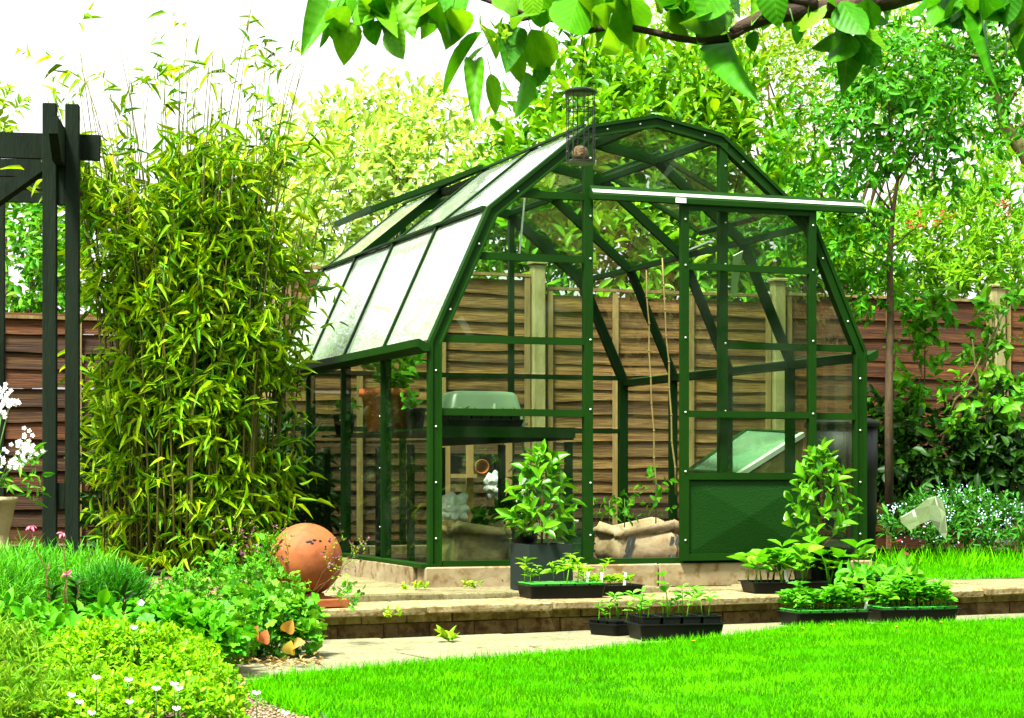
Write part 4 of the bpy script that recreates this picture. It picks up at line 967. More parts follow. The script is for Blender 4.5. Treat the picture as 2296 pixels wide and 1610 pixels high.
def leafy(root, org, ax, k, slen, L, Wd, tpl, mat, ang=60, droop=.2, single=999, name='leaf', lv=.2):
    pos, d, nn = shoots(org, ax, k, slen, ang, droop); ls = L * (1 + rng.normal(0, lv, len(pos))).clip(.5, 1.6)
    put_leaves(root, tpl, mat, pos, d, nn, ls, ls * Wd, single, name)
def wp(root, x, y, z): # local of a rotated thing -> world
    return np.array(root.location) + np.array([math.cos(YAW) * x - math.sin(YAW) * y, math.sin(YAW) * x + math.cos(YAW) * y, z])
yy = 1.25; xx = GX(872, yy)
t = thing('terracotta_pot', 'large terracotta pot with leafy plant on the bench behind left glass', 'pot', GL(xx, yy, BT))
pot_mesh(t, .165, .24, M['terracotta_in'])
c = np.array(GL(xx, yy, BT + .22)); n = 20
leafy(t, c + rng.normal(0, .05, (n, 3)) * (1, 1, .3), np.column_stack([rng.normal(.15, .5, n), rng.normal(0, .5, n), np.ones(n)]), 7, .26, .075, .5, T_OVAL, M['climber'], single=140)
# things on the bench
yy = .62; xx = GX(1075, yy)
t = thing('bench_seed_tray', 'black cell tray of tiny seedlings on the front of the bench', 'seed tray', GL(xx, yy, BT), YAW)
MB().rloft([(.2, .11, 0), (.215, .12, .05), (.22, .125, .05), (.22, .125, .056), (.208, .115, .056), (.2, .11, .02)], .015, cap1=False).build('tray', M['black'], t)
for i in range(7):
    for j in range(4): sqpot(t, .026, .06, M['black'], (-.17 + i * .057, -.085 + j * .057, .022), 'cell', j == 0)
sm_seed = []
def seedling_mesh(kind, mat, h, L, Wd, pairs, tpl=T_OVAL, seed=0):
    r = np.random.default_rng(seed); m_ = MB(); lean = r.normal(0, .15, 2) * h
    m_.tube([(0, 0, 0), (lean[0] * .3, lean[1] * .3, h * .55), (lean[0], lean[1], h)], [.0022 * h / .06 + .0006, .0018, .0012], 4)
    V = [np.array(m_.v)]; Fa = [list(f) for f in m_.f]; nv = len(m_.v)
    for k in range(pairs):
        z = h * (.45 + .55 * (k + 1) / pairs); c = np.array([[lean[0] * z / h, lean[1] * z / h, z]] * 2); ph = r.random() * 3.14
        d = np.array([[math.cos(ph), math.sin(ph), .45], [-math.cos(ph), -math.sin(ph), .45]]) + r.normal(0, .2, (2, 3)); nrm = np.array([[0, 0, 1.]] * 2) + r.normal(0, .25, (2, 3))
        ll = L * (1.1 - .35 * k / max(1, pairs)) * (1 + r.normal(0, .15, 2))
        v, f, _ = leaf_geo(tpl, c, d, nrm, ll, ll * Wd); V.append(v); Fa += [[int(q) + nv for q in ff] for ff in f]; nv += len(v)
    return new_mesh('seedling', np.concatenate(V), [tuple(f) for f in Fa], mat, True)
SD = {'tiny': [seedling_mesh('', M['seedling'], .03, .025, .4, 2, seed=q) for q in range(3)],
      'zinnia': [seedling_mesh('', M['seedling_yellow'], .1 + .012 * q, .055, .26, 5, T_LANCE, seed=q + 10) for q in range(4)],
      'yellow': [seedling_mesh('', M['seedling_yellow'], .045, .035, .4, 3, seed=q + 20) for q in range(4)],
      'leggy': [seedling_mesh('', M['seedling'], .085 + .012 * q, .038, .5, 3, seed=q + 30) for q in range(4)],
      'bean': [seedling_mesh('', M['bean'], .085 + .012 * q, .068, .82, 2, seed=q + 40) for q in range(5)],
      'bushy': [seedling_mesh('', M['seedling'], .1 + .012 * q, .062, .5, 7, seed=q + 50) for q in range(5)]}
def sow(root, kind, xs, ys, z, sc=1):
    for i, (a, b) in enumerate(zip(xs, ys)):
        o = link('seedling', SD[kind][i % len(SD[kind])], root); o.location = (a, b, z); o.rotation_euler = (rng.normal(0, .1), rng.normal(0, .1), rng.random() * 6.28); s_ = sc * (1 + rng.normal(0, .14)); o.scale = (s_, s_, s_)
gxx, gyy = np.meshgrid(np.arange(7), np.arange(4)); sow(t, 'tiny', -.17 + gxx.ravel() * .057, -.085 + gyy.ravel() * .057, .075)
MB().box((.05, -.1, .1), (.012, .002, .08)).build('plant_label', M['label'], t)
yy = 1.05; xx = GX(1075, yy)
t = thing('propagator_lid', 'translucent grey green propagator lid on the bench behind the seedlings', 'lid', GL(xx, yy, BT + .05), YAW)
MB().rloft([(.24, .13, 0), (.235, .125, .02), (.205, .1, .15), (.19, .085, .17), (.15, .06, .178)], .05, seg=5).build('dome', M['lid'], t, True)
MB().rloft([(.255, .142, -.015), (.255, .142, 0)], .05).build('rim', M['lid'], t)
for i, (px, yy, r, h, lb) in enumerate(((772, 1.95, .07, .12, 'small black pot on the bench nearest the bamboo'), (930, .5, .06, .11, 'black plastic pot beside the terracotta pot on the bench'))):
    t = thing('bench_pot', lb, 'pot', GL(GX(px, yy), yy, BT)); pot_mesh(t, r, h, M['black'])
    c = np.array(GL(GX(px, yy), yy, BT + h * .85)); n = 7
    leafy(t, c + rng.normal(0, .02, (n, 3)) * (1, 1, .2), np.column_stack([rng.normal(0, .5, n), rng.normal(0, .5, n), np.ones(n)]), 5, .1, .05, .5, T_OVAL, M['climber'])
yy = 1.5; t = thing('bench_saucer_pot', 'little terracotta pot at the far end of the seed tray', 'pot', GL(GX(1135, .75), .75, BT)); pot_mesh(t, .04, .075, M['terracotta_in'])
# wooden shelf stand
yy = 2.75; xa, xb = GX(1001, yy), GX(1140, yy)
t = thing('wooden_stand', 'pale timber shelf stand at the back of the greenhouse under the bench line', 'shelf', GL(xa, yy, FZ), YAW)
w = xb - xa; hh = GZ(892, xa, yy) - FZ; hs_ = GZ(1067, xa, yy) - FZ
for x_, y_ in ((0, 0), (w, 0), (w * .55, .22)): MB().box((x_, y_, hh / 2), (.045, .03, hh), ch=.002).build('upright', M['pine'], t)
for z in (hs_, .12): MB().box((w / 2, .1, z), (w - .05, .22, .025)).build('shelf_board', M['pine'], t)
for i, (fx, s_) in enumerate(((.2, .05), (.7, .055), (.93, .042))):
    q = thing('shelf_pot', ('black square pot at the left of the wooden stand shelf', 'black square pot behind the terracotta one on the stand', 'black square pot at the right of the stand shelf')[i], 'pot', GL(xa + w * fx, yy + .1, FZ + hs_ + .0135), YAW)
    sqpot(q, s_, .115, M['black'], soil=False)
q = thing('fallen_pot', 'terracotta pot lying on its side on the wooden stand shelf', 'pot', GL(GX(1080, yy), yy - .01, FZ + hs_ + .06), YAW)
o = MB().lathe([(.03, 0), (.045, .09), (.048, .09), (.048, .1), (.043, .1), (.028, .01), (0, .008)], 20).build('pot', M['terracotta_in'], q, True); o.rotation_euler = (R(90), 0, R(-8)); o.location = (0, .06, 0)
# sacks
def sack(name, label, px, yy, wid, dep, hgt, mat, seed):
    xx = GX(px, yy); t = thing(name, label, 'sack', GL(xx, yy, FZ + .004), YAW)
    m_ = MB().rloft([(wid * .86, dep * .8, 0), (wid, dep, hgt * .12), (wid * 1.04, dep * 1.05, hgt * .4), (wid * .98, dep, hgt * .68), (wid * .93, dep * .95, hgt * .78), (wid * 1.05, dep * 1.08, hgt * .8), (wid * 1.07, dep * 1.1, hgt * .9), (wid * 1.0, dep * 1.02, hgt), (wid * .9, dep * .92, hgt * .97), (wid * .86, dep * .88, hgt * .8)], .07, seg=8)
    V = np.array(m_.v); r = np.random.default_rng(seed); an = np.arctan2(V[:, 1] / dep, V[:, 0] / wid)
    V[:, :2] *= (1 + .06 * np.sin(an * 5 + V[:, 2:3].ravel() * 22 + seed) + .045 * np.sin(an * 11 - V[:, 2] * 45 + 2 * np.sin(an * 3)))[:, None]; V[:, 2] += .026 * np.sin(an * 3 + seed) * (V[:, 2] / hgt) + r.normal(0, .006, len(V)); V[:, :2] += r.normal(0, .004, (len(V), 2))
    V[:, 2] = np.maximum(V[:, 2], 0)
    o = link('sack_skin', new_mesh('sack_skin', V, m_.f, mat, True), t)
    MB().lathe([(wid * .8, hgt * .82), (0, hgt * .86)], 14).build('compost', M['compost'], t, True); t.children
    for q, (ax_, sg) in enumerate(((-.62, -.6), (-.5, -.6), (.78, -.5), (.62, -.4)) if mat is M['bag'] else ()):
        m2 = MB(); pts = []
        for s_ in range(6):
            f = s_ / 5; pts.append((wid * (ax_ + sg * .35 * f), -dep * 1.075 - .004, hgt * (.72 - .6 * f)))
        for s_ in range(5): m2.bar(pts[s_], pts[s_ + 1], .02, .004, (0, 1, 0))
        m2.build('print_stripe', M['bag_grey'], t)
    return t, xx
sack('growing_sack', 'dark folded compost sack inside the left front glass', 1062, .33, .165, .13, .26, M['bag_dark'], 1)
t2, xs2 = sack('growing_sack', 'rolled-top tan compost sack in the open doorway', 1432, .62, .205, .16, .245, M['bag'], 5)
for px, yy, lb, h in ((1470, .62, 'young tomato plant tied to a cane in the tan sack', .3), (1400, .66, 'small tomato plant at the left of the tan sack', .16), (1366, .75, 'smallest tomato plant behind the doorway mullion', .15)):
    t = thing('tomato_plant', lb, 'plant', GL(GX(px, yy), yy, .17)); c = np.array(t.location)
    MB().tube([(0, 0, 0), (.004, 0, h * .5), (0, .004, h)], [.004, .0035, .002], 5).build('stem', M['stem'], t, True)
    n = 8 if h > .2 else 6; zz = np.linspace(.25, 1, n) * h
    leafy(t, c + np.column_stack([np.zeros(n), np.zeros(n), zz]), np.column_stack([np.cos(np.arange(n) * 2.4), np.sin(np.arange(n) * 2.4), np.full(n, .35)]), 5, .11, .045, .5, T_OVAL, M['climber'], ang=65, droop=.35)
yy = 1.2; t = thing('leafy_pot_plant', 'dark leafy plant standing behind the slate planter inside the glass', 'plant', GL(GX(1150, yy), yy, FZ)); c = np.array(t.location)
pot_mesh(t, .09, .15, M['black']); n = 14
leafy(t, c + np.column_stack([rng.normal(0, .1, n), rng.normal(0, .08, n), rng.uniform(.2, .5, n)]), np.column_stack([rng.normal(0, 1, n), rng.normal(0, 1, n), np.full(n, .5)]), 6, .2, .1, .55, T_OVAL, M['tomato'])
MB().tube([(0, 0, .12), (.01, 0, .3), (0, .01, .5)], [.008, .006, .004], 6).build('stem', M['stem'], t, True)
def crumple(name, label, px, py, yy, rx, rz, mat, seed, cat='bag'):
    xx = GX(px, yy); zz = GZ(py, xx, yy); t = thing(name, label, cat, GL(xx, yy, zz), YAW)
    bm = bmesh.new(); bmesh.ops.create_icosphere(bm, subdivisions=4, radius=1); r = np.random.default_rng(seed)
    ph = r.random((6, 3)) * 6; 
    for v in bm.verts:
        c = v.co.copy(); f = 1 + sum(.34 * abs(math.sin(c.x * (3 + k) + ph[k, 0]) * math.sin(c.y * (4 + k) + ph[k, 1]) * math.cos(c.z * (3.5 + k) + ph[k, 2])) for k in range(3)) - .15 + r.normal(0, .004)
        v.co = (c.x * rx * f, c.y * rx * .7 * f, c.z * rz * f)
    me = bpy.data.meshes.new('skin'); bm.to_mesh(me); bm.free(); me.materials.append(mat); link('skin', me, t)
crumple('white_bag', 'crumpled white plastic bag behind the dark sack', 1018, 1140, .75, .075, .07, M['white_bag'], 1)
crumple('white_bag', 'white plastic bag on the floor below the wooden stand', 1108, 1088, 1.9, .06, .07, M['white_bag'], 2)
crumple('white_bag', 'white plastic bag half hidden behind the bay tree', 1190, 1120, 1.5, .08, .11, M['white_bag'], 3)
yy = .55; t = thing('green_crate', 'dark green ribbed plastic tub beside the doorway mullion', 'tub', GL(GX(1300, yy), yy, FZ), YAW)
MB().rloft([(.055, .06, 0), (.065, .07, .2), (.07, .075, .2), (.07, .075, .215), (.06, .065, .215), (.055, .06, .05)], .015, cap1=False).build('tub', M['crate'], t)
for z in (.06, .1, .14): MB().rloft([(.0665, .0715, z), (.0685, .0735, z + .006), (.0665, .0715, z + .012)], .015).build('rib', M['crate'], t)
yy = .85; t = thing('cream_pot', 'cream round pot on the floor between planter and doorway', 'pot', GL(GX(1278, yy), yy, .12)); pot_mesh(t, .045, .09, M['label'], soil=False)
MB().box((0, 0, -.09), (.05, .05, .178)).build('stand_block', M['black'], t)
for (a, b, lb) in (((1472, 1150, 1448, 606), None, 'thin bamboo cane leaning in the doorway, left one'), ((1516, 1110, 1484, 580), None, 'thin bamboo cane leaning near the door edge, right one')):
    yy = .62; p0 = GL(GX(a[0], yy), yy, GZ(a[1], GX(a[0], yy), yy)); p1 = GL(GX(a[2], yy + .2), yy + .2, GZ(a[3], GX(a[2], yy + .2), yy + .2))
    t = thing('garden_cane', lb, 'cane', p0); dv = p1 - p0
    m_ = MB(); pts = [dv * (i / 9) + Vector(rng.normal(0, .003, 3)) for i in range(10)]; m_.tube(pts, [.0055 - .0015 * i / 9 for i in range(10)], 6); m_.build('cane', M['cane'], t, True)
    m2 = MB()
    for i in range(1, 9): m2 = MB().tube([pts[i] - dv * .003, pts[i] + dv * .003], .0068, 6); m2.build('node', M['cane'], t, True)

# ------------------------------------------------------------------ terrace and path pots and trays
def bay(label, px, py_pot, Y, pot, size, height, gp=None, lbl2=None, seed=0, spread=.17, ns=26, ext=()):
    b = P(px, 0, Y); t = thing('bay_tree', label, 'potted plant', (b.x, Y, pot[3]), YAW, None); c = np.array(t.location)
    s_, h, mat = pot[0], pot[1], pot[2]
    if mat is M['slate']:
        MB().rloft([(s_, s_, 0), (s_, s_, h), (s_ * .9, s_ * .9, h), (s_ * .88, s_ * .88, h * .85)], .004, cap1=False).build('pot', mat, t).rotation_euler = (0, 0, .04)
        MB().rloft([(s_ * .87, s_ * .87, h * .8), (s_ * .87, s_ * .87, h * .9)], .004).build('compost', M['compost'], t).rotation_euler = (0, 0, .04)
    else: sqpot(t, s_, h, mat)
    MB().tube([(0, 0, h * .8), (.006, 0, h + height * .4), (-.004, .003, h + height * .94)], [.007, .005, .002], 6).build('stem', M['stem_red'], t, True)
    n = ns; f = np.linspace(.08, 1, n); ph = np.arange(n) * 2.4 + seed
    wid = spread * np.sin(np.clip(f * 1.15 + .25, 0, 1.35) * math.pi / 1.45) ** .8 * (1 - f * .35)
    org = c + np.column_stack([np.cos(ph) * wid * .45, np.sin(ph) * wid * .45, h * .9 + f * height * .86])
    for i in range(n):
        q = Vector(org[i] - c); st = Vector((0, 0, q.z - .05)); R_ = Matrix.Rotation(-YAW, 3, 'Z')
        if i % 2 == 0: MB().tube([R_ @ st, R_ @ q, R_ @ (q + (q - st) * .7)], [.003, .0025, .0015], 4).build('twig', M['stem_red'], t, True)
    ax = np.column_stack([np.cos(ph), np.sin(ph), .55 + 1.6 * f ** 2])
    pos, d, nn = shoots(org, ax, 7, .04 + wid * .55, 62, .02, .2); ls = size * (1 + rng.normal(0, .2, len(pos))).clip(.55, 1.4)
    # rotate into the thing's own frame
    Rm = np.array(Matrix.Rotation(-YAW, 3, 'Z'))
    put_leaves(t, T_OVAL, M['bay'], (pos - c) @ Rm.T, d @ Rm.T, nn @ Rm.T, ls, ls * .42, 999, base=(0, 0, 0))
    return t
bay('bay tree with glossy bright leaves in a square slate planter before the greenhouse', 1214, 0, 9.87, (.118, .225, M['slate'], .17), .08, .5, ns=24, spread=.15)
bay('bay tree with upright shoots in a black pot in front of the green door', 1840, 0, 10.42, (.13, .19, M['black'], .165), .074, .56, seed=2, ns=32, spread=.175)
t = thing('spare_pot', 'tall black plastic pot tucked behind the slate planter', 'pot', (P(1176, 0, 10.08).x, 10.04, .17)); pot_mesh(t, .06, .28, M['black'])
c = np.array(t.location) + (0, 0, .3); n = 7
leafy(t, c + rng.normal(0, .03, (n, 3)) * (1, 1, .3), np.column_stack([rng.normal(-.3, .5, n), rng.normal(-.2, .4, n), np.ones(n)]), 6, .1, .065, .45, T_OVAL, M['bay'])

def tray(label, X, Y, z, yaw, lx=.19, ly=.115, h=.052, insert=None, kind=None, sc=1, cells=(5, 3), labels=(), per=1, group='seed trays', ch=.045, dens=None):
    t = thing('seed_tray', label, 'seed tray', (X, Y, z), yaw, group)
    MB().rloft([(lx * .9, ly * .86, 0), (lx * .96, ly * .94, h * .9), (lx * 1.01, ly * 1.02, h * .92), (lx * 1.01, ly * 1.02, h), (lx * .95, ly * .93, h), (lx * .89, ly * .85, .006)], .018, cap1=False).build('tray', M['black'], t)
    nx, ny = cells; px_, py_ = lx * 1.84 / nx, ly * 1.8 / ny; xs = []; ys_ = []
    if insert:
        s0 = min(px_, py_) / 2
        cm = MB().rloft([(px_ * .36, py_ * .36, 0), (px_ * .46, py_ * .46, ch), (px_ * .5, py_ * .5, ch), (px_ * .5, py_ * .5, ch + .004), (px_ * .43, py_ * .43, ch + .004), (px_ * .4, py_ * .4, ch * .7)], .006, cap1=False).mesh('cell', insert)
        smsh = MB().rloft([(px_ * .38, py_ * .38, ch * .6), (px_ * .42, py_ * .42, ch * .86)], .006).mesh('compost', M['compost'])
        for i in range(nx):
            for j in range(ny):
                c = (-lx * .92 + (i + .5) * px_, -ly * .9 + (j + .5) * py_, .012 if insert is M['black'] else .024)
                o = link('cell', cm, t); o.location = c; o = link('compost', smsh, t); o.location = c
                for _ in range(int(per + rng.random())):
                    if dens is None or rng.random() < dens: xs.append(c[0] + rng.normal(0, px_ * .13)); ys_.append(c[1] + rng.normal(0, py_ * .13))
        zz = .012 + ch * .86
    else:
        MB().rloft([(lx * .9, ly * .88, h * .5), (lx * .93, ly * .91, h * .8)], .015).build('compost', M['compost'], t)
        n = int(nx * ny * per); xs = rng.uniform(-lx * .82, lx * .82, n); ys_ = rng.uniform(-ly * .78, ly * .78, n); zz = h * .78
    if kind: sow(t, kind, xs, ys_, zz, sc)
    for a, b, tl in labels:
        o = MB().box((0, 0, .04), (.015, .002, .085)).build('plant_label', M['label'], t); o.location = (a, b, zz - .01); o.rotation_euler = (R(-8), R(tl), R(10))
    return t
tray('black tray with bright green cells of upright seedlings below the slate planter', P(1258, 0, 9.62).x, 9.62, .148, AL - .12, .2, .11, .062, M['tray_green'], 'zinnia', 1.0, (5, 3), [(.11, -.05, 12)], ch=.045, dens=.75)
tray('black tray of yellowish seedlings partly behind the bright green cell tray', P(1362, 0, 9.86).x, 9.86, .148, AL - .05, .16, .1, .048, None, 'yellow', 1.0, (6, 4), [(.06, -.06, 14), (-.05, -.03, 10)], per=1.2)
tray('black tray of square pots with leggy seedlings nearest the lawn', P(1512, 0, 8.86).x, 8.84, .016, AL - .22, .2, .12, .07, M['black'], 'leggy', 1.05, (4, 3), ch=.085, dens=.9)
tray('black tray of small pots pushed up behind the front pot tray', P(1400, 0, 9.08).x, 9.1, .016, AL + .25, .15, .1, .05, M['black'], 'leggy', .9, (4, 3), ch=.05, dens=.7)
tray('black tray of heart leaved bean seedlings beside the green door', P(1755, 0, 10.08).x, 10.07, .148, AL - .25, .2, .12, .055, None, 'bean', 1.12, (7, 4), [(.0, -.075, -8)], per=.85)
tray('low black tray behind the beans holding tall seedlings', P(1866, 0, 10.28).x, 10.24, .148, AL - .1, .15, .1, .035, None, 'bean', 1.45, (3, 2), per=1)
tray('left of the two lush green seedling trays at the lawn edge', P(1848, 0, 9.62).x, 9.63, .016, AL - .15, .2, .12, .066, M['tray_green'], 'bushy', .8, (6, 4), [(.165, -.09, 20)], per=2.1, ch=.05)
tray('right of the two lush green seedling trays at the lawn edge', P(2042, 0, 9.86).x, 9.86, .016, AL - .2, .215, .12, .066, M['tray_green'], 'bushy', .9, (6, 4), per=2.1, ch=.05)
for i, (px, Y, lb) in enumerate(((1940, 10.08, 'pot of drooping oval leaved seedlings behind the lush trays, left one'), (2010, 10.2, 'pot of drooping oval leaved seedlings behind the lush trays, right one'))):
    t = thing('squash_pot', lb, 'potted plant', (P(px, 0, Y).x, Y, .148)); sqpot(t, .07, .07, M['black']); c = np.array(t.location); n = 16
    leafy(t, c + np.column_stack([rng.normal(0, .06, n), rng.normal(0, .04, n), rng.uniform(.05, .08, n)]), np.column_stack([rng.normal(0, .9, n), rng.normal(-.3, .7, n), np.full(n, .7)]), 4, .06, .07, .5, T_OVAL, M['seedling'], ang=60, droop=.3)
t = thing('white_pot', 'small square off-white pot with a single seedling by the corner post', 'potted plant', (P(1926, 0, 10.62).x, 10.6, .15), YAW); sqpot(t, .062, .085, M['white_bag']); sow(t, 'bean', [0, .02], [0, .01], .07, 1.2)
t = thing('red_leaf_pot', 'black pot with round dark red leaves beside the white pot', 'potted plant', (P(1997, 0, 10.7).x, 10.68, .15)); pot_mesh(t, .085, .09, M['black']); c = Vector(t.location)
for px, py, w in ((1997, 1212, 34), (2022, 1266, 32), (2018, 1240, 20), (1978, 1268, 30), (1962, 1240, 14), (1985, 1283, 22)):
    q = P(px, py, 10.6) - c; MB().tube([(q.x * .2, 0, .08), (q.x * .8, q.y * .5, q.z * .7), q], .002, 5).build('stalk', M['stem_red'], t, True)
    s_ = w / F * 10.6
    put_leaves(t, T_APPLE, M['red_leaf'], np.array([c + q]) + (0, 0, -.2 * s_), np.array([[rng.normal(.2, .3), -.5, .15]]), np.array([[rng.normal(0, .3), -.5, .8]]), s_ * 1.1, s_, 9)

# terracotta ball finial
fp = PZ(690, 1362, COP + .002); FYb = 8.98
t = thing('ball_finial', 'round terracotta ball finial on a square base beside the bamboo', 'finial', (P(686, 0, FYb).x, FYb, COP + .004), AL)
o = MB().rloft([(.15, .15, 0), (.15, .15, .03), (.144, .144, .034)], .008).build('base', M['terracotta'], t)
o = MB().lathe([(.11, .034), (.085, .042), (.08, .055)], 24).build('neck', M['terracotta'], t, True)
R_ = .163; MB().lathe([(R_ * math.sin(a), .205 - R_ * math.cos(a)) for a in np.linspace(.42, math.pi, 22)], 36).build('ball', M['terracotta'], t, True)
for a, z in ((-1.35, .27), (-1.2, .275), (-1.28, .262), (-1.42, .268), (-1.0, .272)):
    q = Vector((math.cos(a - AL) , math.sin(a - AL), 0)); z += .02; rr = math.sqrt(max(0, R_ ** 2 - (z - .205) ** 2)); o = MB().lathe([(.009, 0), (.006, .0015), (0, .002)], 7).build('chip', M['black'], t)
    nrm = Vector((q.x * rr, q.y * rr, z - .205)).normalized(); o.location = (q.x * rr, q.y * rr, z); o.rotation_euler = nrm.to_track_quat('Z', 'Y').to_euler(); o.scale = (.8 + rng.random() * .5, .7, 1)

# stone urn with white flowers at the left edge
UY = 9.3; ux = P(-22, 0, UY).x
t = thing('stone_urn', 'mossy stone urn on a pedestal at the far left edge', 'urn', (ux, UY, .1))
z1 = P(0, 1062, UY).z - .1
MB().lathe([(.1, 0), (.1, .12), (.085, .13), (.075, .17), (.05, .2), (.048, .24), (.06, .26), (.09, .27), (.1, .285), (.1, .3), (.082, .31), (.085, .36), (.1, .43), (.115, .5), (.125, .51), (.125, .53), (.105, .53), (.095, .48)], 24).build('urn_body', M['stone'], t, True)
MB().lathe([(.1, .5), (0, .515)], 20).build('compost', M['compost'], t)
t = thing('white_phlox', 'white flower heads spilling from the stone urn at the left edge', 'flowers', (ux, UY, .6)); c = Vector(t.location)
for px, py, r in ((8, 885, 26), (22, 905, 22), (52, 1000, 34), (70, 1010, 20), (10, 1022, 24), (38, 1042, 16), (4, 925, 16)):
    q = P(px, py, UY - .05); MB().tube([(0, 0, 0), (q - c) * .5 + Vector((0, 0, .04)), q - c], .003, 5).build('stalk', M['stem'], t, True)
    n = int(r * .7); k = 5; cc = np.array(q) + rng.normal(0, r / F * UY * .5, (n, 3)); ph = np.tile(np.arange(k) * 6.283 / k, n); cp_ = np.repeat(cc, k, 0)
    dd = np.column_stack([np.cos(ph), np.full(len(ph), -.25), np.sin(ph)]) + rng.normal(0, .12, (n * k, 3)); put_leaves(t, T_OVAL, M['white_flower'], cp_, dd, np.tile([0, -1., .2], (n * k, 1)), .012, .0095, 0, 'petal', 'flower_head')
n = 14; leafy(t, np.array(c) + np.column_stack([rng.uniform(-.02, .22, n), rng.normal(0, .05, n), rng.uniform(-.02, .25, n)]), np.column_stack([rng.normal(.3, .5, n), rng.normal(-.2, .5, n), rng.normal(.3, .3, n)]), 5, .1, .06, .3, T_LANCE, M['climber'])

# ------------------------------------------------------------------ front border at the left
bed = [(-7, 4.2, .0), (-.98, 4.2, .0), (-1.0, 6.3, .0), (-1.2, 7.35, .0), TW(-1.42, -.75, .01), TW(-1.12, -.03, .02), TW(-1.1, .45, .14), TW(-8.5, .45, .14), TW(-8.5, -.4, .02)]
bv = bed; o = link('flower_bed', new_mesh('flower_bed', [(x, y, z + .004) for x, y, z in bv], [(0, 1, 2), (0, 2, 3), (0, 3, 4), (0, 4, 8), (4, 5, 8), (5, 6, 7), (5, 7, 8)], M['soil'])); o['kind'] = 'structure'
x, y = P(120, 0, 8.3).x, 8.3
t = plant('love_in_a_mist', 'soft feathery bright green clump at the foot of the pergola', 'plant', x, y, .1)
mound(t, [blob(70, 1335, 8.3, 110, 75), blob(180, 1335, 8.4, 90, 70), blob(10, 1350, 8.1, 90, 80), blob(240, 1350, 8.2, 70, 45)], 1500, 8, .09, .05, .07, T_BLADE, M['feathery'], single=0, up=1.6, ang=45, droop=0, shell=.35)
x, y = P(245, 0, 8.05).x, 8.05
t = plant('thrift_cushion', 'dark green grassy cushion at the right of the feathery clump', 'plant', x, y, .08)
mound(t, [blob(245, 1340, 8.0, 72, 38)], 420, 8, .06, .055, .07, T_BLADE, M['thrift'], single=0, up=1.3, ang=40, droop=0, shell=.4)
x, y = P(310, 0, 6.4).x, 6.35
t = plant('golden_spirea', 'low golden yellow shrub mound in the front left corner', 'shrub', x, y, .0)
gb = [blob(300, 1540, 6.5, 185, 125), blob(230, 1500, 6.6, 130, 90), blob(430, 1570, 6.3, 110, 80), blob(380, 1510, 6.7, 120, 70), blob(150, 1600, 6.2, 70, 70), blob(330, 1640, 5.8, 200, 120), blob(200, 1640, 5.8, 90, 90)]
mound(t, gb, 4600, 7, .035, .02, .5, T_OVAL, M['gold'], single=300, up=1.0, ang=60, droop=0, shell=.7, cell=9)
x, y = P(90, 0, 6.1).x, 6.1
t = plant('narrow_leaved_shrub', 'loose pale green narrow leaved shoots at the bottom left edge', 'shrub', x, y, .0)
mound(t, [blob(10, 1530, 6.1, 70, 80), blob(50, 1590, 6.0, 70, 60), blob(20, 1480, 6.2, 50, 50), blob(170, 1560, 6.0, 30, 30), blob(30, 1620, 5.8, 100, 60)], 300, 12, .085, .045, .1, T_LANCE, M['rosemary'], single=300, up=1.2, ang=50, droop=0, shell=.3, cell=9)
x, y = P(130, 0, 7.3).x, 7.3
t = plant('broad_leaved_weed', 'broad leaved green plants between the feathery clump and golden shrub', 'plant', x, y, .02)
mound(t, [blob(60, 1420, 7.2, 100, 40), blob(190, 1420, 7.4, 110, 30), blob(120, 1470, 6.9, 60, 40)], 160, 6, .06, .05, .55, T_OVAL, M['feathery'], single=300, up=1, shell=.4)
x, y = P(400, 0, 7.5).x, 7.5
t = plant('cranesbill', 'fresh green lobed leaved cranesbill spreading above the golden shrub', 'plant', x, y, .03)
mound(t, [blob(400, 1420, 7.4, 110, 45), blob(480, 1450, 7.3, 70, 40), blob(330, 1405, 7.5, 70, 30)], 230, 4, .05, .042, .95, T_LOBED, M['feathery'], single=300, up=1.3, ang=70, droop=0, shell=.5)
x, y = P(600, 0, 7.9).x, 7.9
t = plant('heuchera', 'mounded lobed leaf plant with rust tinted lower leaves by the wall end', 'plant', x, y, .03)
hb = [blob(590, 1410, 7.9, 90, 55), blob(510, 1425, 7.7, 70, 45), blob(660, 1400, 8.0, 45, 50), blob(570, 1365, 8.2, 80, 35), blob(680, 1440, 7.9, 30, 30)]
mound(t, hb, 480, 4, .045, .034, .95, T_LOBED, M['heuchera'], single=300, up=.9, ang=70, droop=.1, shell=.3, cell=9)
rp = [P(px, py, 7.5) for px, py in ((530, 1418), (555, 1425), (575, 1418), (545, 1440), (450, 1462), (480, 1455), (465, 1470), (660, 1440), (650, 1455), (640, 1405), (590, 1430))]
put_leaves(t, T_APPLE2, M['heuchera_rust'], np.array(rp) - (0, 0, .02), np.tile([0.1, -.5, .6], (11, 1)) + rng.normal(0, .3, (11, 3)), np.tile([0, -.8, .6], (11, 1)) + rng.normal(0, .2, (11, 3)), .055, .055, 99)
x, y = P(480, 0, 8.6).x, 8.6
t = plant('leafy_perennial', 'light leafy perennials spilling in front of the bamboo base', 'plant', x, y, .1)
mound(t, [blob(470, 1340, 8.6, 110, 42), blob(570, 1325, 8.6, 70, 42), blob(390, 1350, 8.5, 70, 35), blob(530, 1285, 8.9, 70, 35), blob(610, 1265, 8.9, 30, 40), blob(770, 1352, 8.5, 18, 22), blob(650, 1352, 8.5, 30, 25)], 350, 6, .08, .028, .6, T_LOBED, M['heuchera'], single=300, up=1, ang=65, droop=.05, shell=.25)
